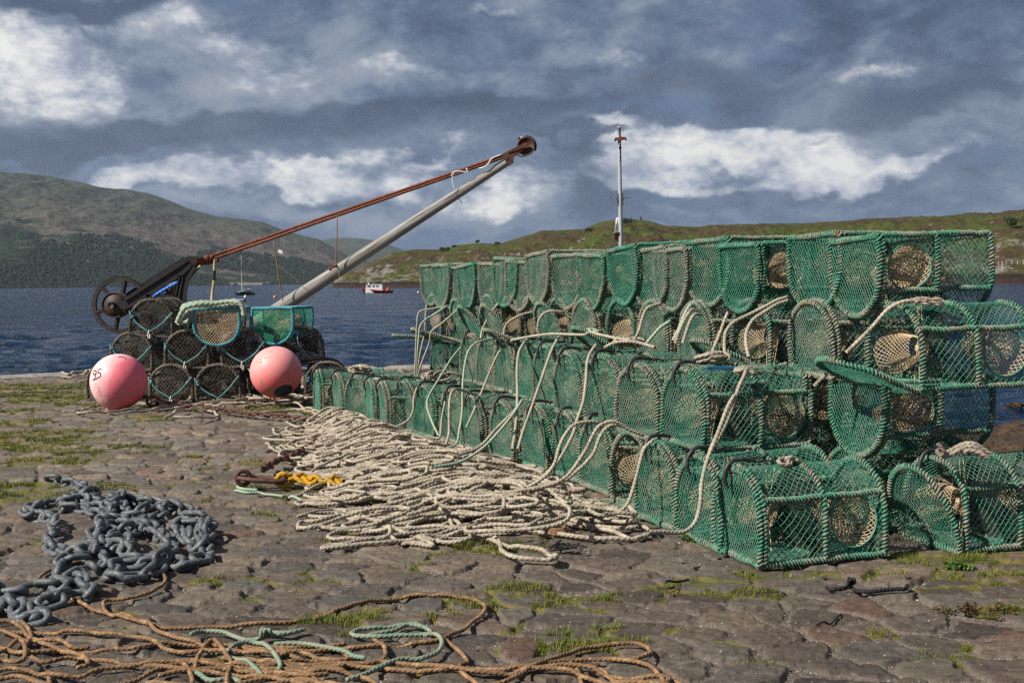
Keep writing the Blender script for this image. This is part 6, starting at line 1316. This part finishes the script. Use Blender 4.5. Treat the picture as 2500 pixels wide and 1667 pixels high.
knot('twisted beige rope bundle trailing left of the frayed knot', P(1735, 872, 5.95), .011, 4, 'beige_rope', .045)
def bundle(lab, sets, D, m, r=.0115):
    mb = MB()
    for k, px in enumerate(sets): laid_rope(mb, np.array([P(a, b, D-.02*k) for a, b in px]), r, r*1.2)
    return tag(obj('rope_knot', mb.mesh('rope_knot'), M[m]), lab, 'rope', GR)
bundle('beige rope knotted on top of the third row near the right end', [z3([(1590, 512), (1640, 498), (1700, 500), (1750, 515), (1800, 545)]), z3([(1610, 525), (1660, 512), (1720, 512), (1770, 500), (1810, 520)]), z3([(1640, 500), (1680, 530), (1730, 540), (1700, 512), (1670, 505)]), z3([(1700, 490), (1740, 520), (1790, 540), (1780, 510), (1740, 492)])], 5.42, 'beige_rope', .0115)
bundle('beige rope doubled over the bottom creel at the right edge', [z5([(1840, 400), (1900, 375), (1980, 335), (2050, 330), (2110, 365), (2150, 392)]), z5([(1850, 410), (1920, 390), (1990, 352), (2050, 350), (2100, 385)]), z5([(1830, 330), (1850, 350), (1870, 385), (1840, 395), (1828, 360)]), z5([(1990, 372), (2040, 372), (2090, 390), (2130, 410)])], 5.20, 'beige_rope', .0115)
knot('small knot on the second creel of the front ground row', P(1925, 1122, 5.25), .010, 4, 'beige_rope', .026)
knot('mint knot on the hooks of the upper front row', P(1444, 810, 7.6), .012, 5, 'mint_rope', .030)
knot('beige rope bundle behind the mint knot', P(1530, 836, 7.1), .011, 5, 'beige_rope', .050)
knot('beige rope bundle on the far end of the low row', P(1060, 918, 9.9), .011, 7, 'beige_rope', .075)
knot('beige knot standing on the low row near its left end', P(885, 900, 10.9), .012, 5, 'beige_rope', .055)
knot('beige knot at the left end of the low row', P(865, 908, 11.2), .012, 4, 'beige_rope', .05)
knot('pale knot of rope on the low row left of the orange hook', P(932, 928, 10.4), .012, 5, 'pale_rope', .05)
# frayed tuft on the knot, blue cord from the last hook
mb = MB(); c = P(1842, 900, 5.78); S = []
for k in range(260): d = rng.normal(size=3)*np.array([1.3, 1, .6]); d /= np.linalg.norm(d); p = c+rng.normal(0, .012, 3)*np.array([1.6, 1, .6]); S.append((p, p+d*rng.uniform(.015, .05)))
segs_mesh(mb, np.array(S), .0008); tag(obj('frayed_fibres', mb.mesh('frayed_fibres'), M['mint_rope']), 'pale green frayed fibres on the knot above the nearest upper creel', 'fibres')
hanging('bright blue cord tying the last upper hook', [P(1726, 897, 5.72), P(1760, 896, 5.75), P(1800, 897, 5.8)], 'cord_blue', .0055, 'twine')
hanging('second strand of bright blue cord at the last upper hook', [P(1726, 902, 5.72), P(1765, 900, 5.75), P(1802, 899, 5.8)], 'cord_blue', .005, 'twine')
# --- heavy galvanised chain in the left foreground
def link_mesh(L, W, r, n=26, m=9):
    a = np.linspace(0, 2*np.pi, n, endpoint=False); s = (L-W)/2; c, sn = np.cos(a), np.sin(a); R = W/2-r
    p = np.stack([R*c+np.where(c > 0, s, -s)*np.clip(np.abs(c)*6, 0, 1), R*sn, 0*a], 1); V, Q = sweep(p, r*(1+.03*np.cos(a*2)), m, True); return mesh_np('link', V, Q)
def chain(path, L, W, r, root, maxn, zbase, mname, jit=1.0):
    q = resample(path, .004); pitch = L-2.2*r*2*.86; sl = np.r_[0, np.cumsum(np.linalg.norm(np.diff(q, axis=0), axis=1))]; n = int(sl[-1]/pitch); lm = link_mesh(L, W, r); lm.materials.append(M[mname]); mats = []; placed = []
    for k in range(n):
        s = (k+.5)*pitch; c = np.array([np.interp(s, sl, q[:, i]) for i in range(3)]); a = np.array([np.interp(s-pitch*.45, sl, q[:, i]) for i in range(3)]); b = np.array([np.interp(s+pitch*.45, sl, q[:, i]) for i in range(3)])
        near = sum(1 for j, p in enumerate(placed) if j < k-3 and np.hypot(*(p[:2]-c[:2])) < L*.62); z = float(ground_z(c[0], c[1])[0])+r+W*.16+zbase+min(near, 2)*r*1.0
        c[2] = max(z, c[2]); placed.append(c.copy()); t = Vector(b-a); t.z = 0; t.normalize(); yaw = math.atan2(t.y, t.x)
        roll = (math.radians(42) if k % 2 else math.radians(-44))+random.uniform(-.35, .35)*jit
        if random.random() < .16: roll = (0.1 if k % 2 else 1.3)*random.choice((-1, 1))
        mats.append(Matrix.Translation(c) @ Matrix.Rotation(yaw+random.uniform(-.16, .16)*jit, 4, 'Z') @ Matrix.Rotation(random.uniform(-.20, .20)*jit, 4, 'Y') @ Matrix.Rotation(roll, 4, 'X'))
    order = sorted(range(n), key=lambda i: mats[i].translation.y); ri = root.matrix_world.inverted() if False else Matrix.Translation(root.location).inverted()
    for i in order[:maxn]:
        o = bpy.data.objects.new('chain_link', lm); col.objects.link(o); o.parent = root; o.matrix_local = ri @ mats[i]
    if n > maxn:
        mb = MB(); co_ = np.empty(len(lm.vertices)*3); lm.vertices.foreach_get('co', co_); co_ = co_.reshape(-1, 3); nq = gridq(26, 9, True, True)
        for i in order[maxn:]:
            Mx = np.array(ri @ mats[i]); mb.add(co_ @ Mx[:3, :3].T+Mx[:3, 3], nq)
        tag(obj('chain_links', mb.mesh('chain_links'), M[mname], root), kind='stuff')
    return n
CH = [(330, 205), (430, 215), (530, 235), (560, 290), (500, 330), (400, 350), (290, 365), (240, 405), (180, 440), (280, 450), (350, 475), (365, 560), (330, 620), (380, 690), (480, 720), (560, 735), (640, 720), (740, 700), (820, 690),
      (860, 640), (800, 590), (720, 560), (640, 590), (600, 660), (620, 720), (700, 760), (760, 790), (640, 810), (540, 770), (470, 800), (380, 860), (250, 880), (120, 925), (20, 935), (20, 870), (100, 860), (170, 830), (235, 780)]
CH2 = [(640, 300), (600, 350), (540, 345), (650, 362), (760, 372), (830, 335), (960, 355), (1100, 375), (1230, 405), (1330, 440), (1375, 480), (1300, 512), (1190, 500), (1210, 570), (1270, 630), (1340, 690), (1400, 620), (1420, 560), (1350, 540), (1390, 640), (1385, 740), (1260, 790), (1130, 775), (1050, 820), (930, 865), (820, 885), (755, 855), (840, 810), (960, 800), (1060, 790)]
CH3 = [(420, 390), (560, 400), (680, 450), (780, 470), (870, 500), (930, 550), (850, 590), (760, 630), (700, 680), (800, 700), (900, 730), (1050, 735), (1160, 715), (1120, 640), (1060, 580), (1000, 545), (950, 530), (1010, 480), (1090, 440), (1080, 400), (980, 420), (890, 440), (830, 400), (780, 360)]
CH4 = [(440, 780), (390, 840), (450, 900), (530, 870), (570, 930), (600, 985), (500, 1000), (420, 1010), (340, 1060), (250, 1050), (210, 1110), (250, 1150), (150, 1130), (60, 1030), (-20, 1080), (-60, 1000), (20, 960), (140, 960), (260, 930), (380, 935), (440, 980)]
c0 = G(*z6([(700, 600)])[0]); cr = thing('heavy_chain', 'heavy grey galvanised chain lying in a tangle on the foreground cobbles', 'chain', tuple(c0))
allp = np.array([G(*p) for seg in (CH, CH2, CH3, CH4) for p in z6(seg)]); 
full = [G(*p) for seg in (CH, CH4[:], ) for p in z6(seg)]
tot = np.array([G(*p) for p in z6(CH[:28]+CH2[::-1]+CH3[:24]+[(600, 720)]+CH4)])
NCH = chain(tot, .134, .086, .0148, cr, 100, .0, 'galvanised')
# --- rusty chain from the far ring to the oval shackle
mb = MB(); rp = np.array([G(a, b) for a, b in [(436, 999), (490, 1003), (560, 1013), (640, 1021), (700, 1030), (760, 1036), (797, 1047), (802, 1063), (775, 1085), (750, 1105), (715, 1125), (690, 1135), (660, 1150), (640, 1166)]]); q = resample(rp, .003)
Lc, Wc, rc = .082, .054, .011; pitch = Lc-2.1*rc; sl = np.r_[0, np.cumsum(np.linalg.norm(np.diff(q, axis=0), axis=1))]; lm = link_mesh(Lc, Wc, rc, 16, 6); cc_ = np.empty(len(lm.vertices)*3); lm.vertices.foreach_get('co', cc_); cc_ = cc_.reshape(-1, 3)
for k in range(int(sl[-1]/pitch)):
    s = (k+.5)*pitch; c = np.array([np.interp(s, sl, q[:, i]) for i in range(3)]); b = np.array([np.interp(s+.02, sl, q[:, i]) for i in range(3)])-c
    Mx = np.array(Matrix.Translation((c[0], c[1], float(ground_z(c[0], c[1])[0])+.06)) @ Matrix.Rotation(math.atan2(b[1], b[0])+wob(.15), 4, 'Z') @ Matrix.Rotation((.8 if k % 2 else -.75)+wob(.3), 4, 'X')); mb.add(cc_ @ Mx[:3, :3].T+Mx[:3, 3], gridq(16, 6, True, True))
tag(obj('rusty_chain', mb.mesh('rusty_chain'), M['dark_rust']), 'thin rusty chain snaking over the cobbles from the far ring to the oval shackle', 'chain')
# oval shackle with its eye and the yellow plaited rope
D7 = G(640, 1187)[1]; t = thing('mooring_shackle', 'brown iron oval shackle with an upright eye beside the yellow plaited rope', 'shackle', tuple(G(640, 1187))); to = np.array(t.location)
mb = MB(); an = np.linspace(0, 2*np.pi, 40, endpoint=False); L2 = (G(698, 1187)-G(584, 1187))[0]/2; p = np.stack([L2*np.cos(an)*(1), .050*np.sin(an)*(1+.0*an), .045+.012*np.cos(an)*-1], 1); mb.tube(p, .0155, 10, True); obj('oval_link', mb.mesh('oval_link'), M['dark_rust'], t)
mb = MB(); c = P(594, 1166, D7)-to; an = np.linspace(0, 2*np.pi, 26, endpoint=False); mb.tube(c+np.stack([.040*np.cos(an), .012*np.cos(an), .042*np.sin(an)], 1), .0135, 10, True); obj('eye', mb.mesh('eye'), M['dark_rust'], t)
mb = MB(); c = G(755, 1187); a0, a1 = G(676, 1180), G(838, 1194)
for k in range(3):
    s = np.linspace(0, 1, 30); ph = s*2*np.pi*2.0+k*2*np.pi/3; q = a0[None]*(1-s[:, None])+a1[None]*s[:, None]; q[:, 1] += .042*np.sin(ph); q[:, 2] = .035+.022*np.sin(ph*2+k)*.6+.02*(k == 1); laid_rope(mb, q, .0145)
an = np.linspace(0, 2*np.pi, 12, endpoint=False); cc2 = P(695, 1172, D7); laid_rope(mb, cc2+np.stack([.05*np.cos(an), .03*np.cos(an), .035*np.sin(an)], 1), .014, closed=True); tag(obj('yellow_rope', mb.mesh('yellow_rope'), M['yellow_rope']), 'thick yellow plaited rope fastened to the oval shackle', 'rope')
mb = MB(); ground_rope(mb, [(830, 1196), (870, 1180), (900, 1172), (960, 1170)], .007, .05); tag(obj('yellow_rope', mb.mesh('yellow_rope'), M['yellow_rope']), 'thin end of yellow rope running into the beige heap', 'rope')
mb = MB(); ground_rope(mb, [(575, 1188), (600, 1194), (640, 1193), (700, 1200), (740, 1212)], .008, .0); ground_rope(mb, [(578, 1183), (590, 1190), (625, 1192)], .009, .01); tag(obj('mint_rope', mb.mesh('mint_rope'), M['mint_rope']), 'scrap of pale mint rope under the oval shackle', 'rope')
# far ring by the left buoy
t = thing('mooring_ring', 'rusty mooring ring and bar on the cobbles by the left pink buoy', 'ring', tuple(G(375, 990))); to = np.array(t.location); D8 = to[1]
mb = MB(); an = np.linspace(0, 2*np.pi, 24, endpoint=False); mb.tube(P(374, 979, D8)-to+np.stack([.055*np.cos(an), .03*np.cos(an), .045*np.sin(an)], 1), .016, 9, True); obj('ring', mb.mesh('ring'), M['rust'], t)
mb = MB(); mb.tube([P(380, 980, D8)-to, P(410, 983, D8)-to, P(438, 989, D8)-to], .021, 8); obj('bar', mb.mesh('bar'), M['rust'], t)
# small things on the cobbles
mb = MB(); c = G(1360, 1305)
for k in range(3): an = np.linspace(0, 2*np.pi, 16, endpoint=False); laid_rope(mb, c+np.stack([(.05-.004*k)*np.cos(an), (.032-.004*k)*np.sin(an), .012+.011*k+.004*np.cos(an*2)], 1), .0085, closed=True)
laid_rope(mb, np.array([c+np.array([-.03, .02, .03]), c+np.array([0, -.01, .045]), c+np.array([.03, .015, .03])]), .008); tag(obj('rope_ring', mb.mesh('rope_ring'), M['orange_rope']), 'small ring of orange rope on the cobbles in front of the beige heap', 'rope')
mb = MB(); c = G(1372, 1343); rr = np.random.default_rng(4)
for k in range(7): a = rr.normal(0, 1, 3); mb.tube(resample(c+np.array([0, 0, .02])+rr.normal(0, 1, (5, 3))*np.array([.035, .02, .010]), .01), .005, 5)
tag(obj('black_scrap', mb.mesh('black_scrap'), M['black_rope']), 'crumpled black scrap beside the tip of the beige rope bight', 'scrap')
mb = MB(); ground_rope(mb, z5([(1155, 1160), (1180, 1172), (1240, 1170), (1290, 1160), (1330, 1180), (1400, 1192), (1500, 1187), (1580, 1182), (1640, 1180), (1650, 1160)]), .0085, .003); c = G(*z5([(1305, 1170)])[0], .02)
for k in range(3): an = np.linspace(0, 2*np.pi, 10, endpoint=False); mb.tube(c+np.stack([.008*(k-1)+.006*np.cos(an), .013*np.cos(an+k), .014*np.sin(an)+.006], 1), .0065, 6, True)
tag(obj('black_rope', mb.mesh('black_rope'), M['black_rope']), 'short black rope with a knot lying in front of the green creels', 'rope')
mb = MB(); S = []; 
for e in ((1655, 1155), (1150, 1160)):
    c = G(*z5([e])[0], .015); c[2] = .02
    for k in range(40): d = rng.normal(size=3); d[2] = abs(d[2]); d /= np.linalg.norm(d); S.append((c, c+d*rng.uniform(.01, .03)))
segs_mesh(mb, np.array(S), .0006); tag(obj('frayed_fibres', mb.mesh('frayed_fibres'), M['black_rope']), 'frayed fibres at the ends of the knotted black rope', 'fibres')
mb = MB(); q = resample(np.array([G(*p)+np.array([0, 0, .006+.012*(i == 2)]) for i, p in enumerate(z5([(330, 1170), (250, 1182), (195, 1195), (180, 1212), (200, 1222), (240, 1216)]))]), .006); tt, N, B = frames(q)
V = np.stack([q+np.array([0, 0, .002]), q+np.array([0, 0, .012])], 1).reshape(-1, 3); i = np.arange(len(q)-1)*2; mb.add(V, np.stack([i, i+1, i+3, i+2], 1)); mb.add(V+np.array([.001, .0015, 0]), np.stack([i, i+1, i+3, i+2], 1)); tag(obj('strap_scrap', mb.mesh('strap_scrap'), M['black_rubber']), 'bent piece of black plastic strap on the cobbles right of centre', 'strap')
mb = MB(); ground_rope(mb, [(1992, 1510), (2010, 1500), (2035, 1490), (2055, 1474)], .0035, .0); tag(obj('twig', mb.mesh('twig'), M['black_rope']), 'thin dark twig on the cobbles below the knotted black rope', 'twig')
# weeds between the stones on the right
def weed(px, py, n, h, lab, m, leaf=.02):
    c = G(px, py); c[2] = float(ground_z(c[0], c[1])[0]); t = thing('weed', lab, 'weed', tuple(c), 0, 'weeds growing between the cobbles'); st = MB(); lf = MB()
    for k in range(n):
        a = random.uniform(0, 6.28); l = random.uniform(.3, 1.0); p = np.array([(0, 0, 0), (math.cos(a)*h*.4*l, math.sin(a)*h*.4*l, h*.35*(1-.4*l)), (math.cos(a)*h*1.2*l, math.sin(a)*h*1.2*l, h*(.8-.6*l)+.004)]); st.tube(resample(p, .01), .0014, 4)
        for q in range(5): f = .25+.75*q/4; c_ = p[1]*(1-f)+p[2]*f; leaf_clump(lf, c_, leaf*.6, 4, leaf*.45, .5)
    obj('stem', st.mesh('stem'), m, t); obj('foliage', lf.mesh('foliage', False), m, t)
wm1 = mat('weed_red', two_tone((.075, .035, .022), (.08, .075, .02), 30, .4, .6, 100, .0), rough=.8); wm2 = mat('weed_green', two_tone((.05, .10, .016), (.09, .14, .03), 30, .4, .6, 100, .0), rough=.7)
weed(2380, 1490, 16, .075, 'sprawling reddish weed on the cobbles near the lower right corner', wm1, .014); weed(2455, 1478, 12, .06, 'second reddish weed at the lower right edge', wm1, .014); weed(2300, 1478, 10, .05, 'low reddish weed left of the sprawling reddish one', wm1, .012)
weed(2338, 1372, 12, .045, 'broad-leaved green weed in front of the right-hand creel', wm2, .035); weed(1680, 1318, 9, .05, 'small green weed at the foot of the nearest creels', wm2, .018); weed(245, 1178, 6, .05, 'small green weed behind the grey chain', wm2, .012); weed(125, 975, 9, .10, 'tuft of broad grass left of the left pink buoy', wm2, .022)
# ------------------------------------------------------------------ haze over the loch
def build_haze():
    mb = MB(); mb.box((0, 5000, 480), (19000, 10800, 1030)); me = mb.mesh('haze', False)
    m = bpy.data.materials.new('haze'); m.use_nodes = True; T = NT(m.node_tree); T.n.clear(); out = T.new('ShaderNodeOutputMaterial'); v = T.new('ShaderNodeVolumePrincipled')
    v.inputs['Color'].default_value = (.66, .80, 1, 1); v.inputs['Density'].default_value = 3.4e-5; v.inputs['Anisotropy'].default_value = .1; T.l.new(v.outputs[0], out.inputs['Volume'])
    o = obj('haze', me, m); tag(o, kind='stuff'); o['label'] = 'thin blue air between the quay and the far hills'; o['category'] = 'haze'
build_haze()
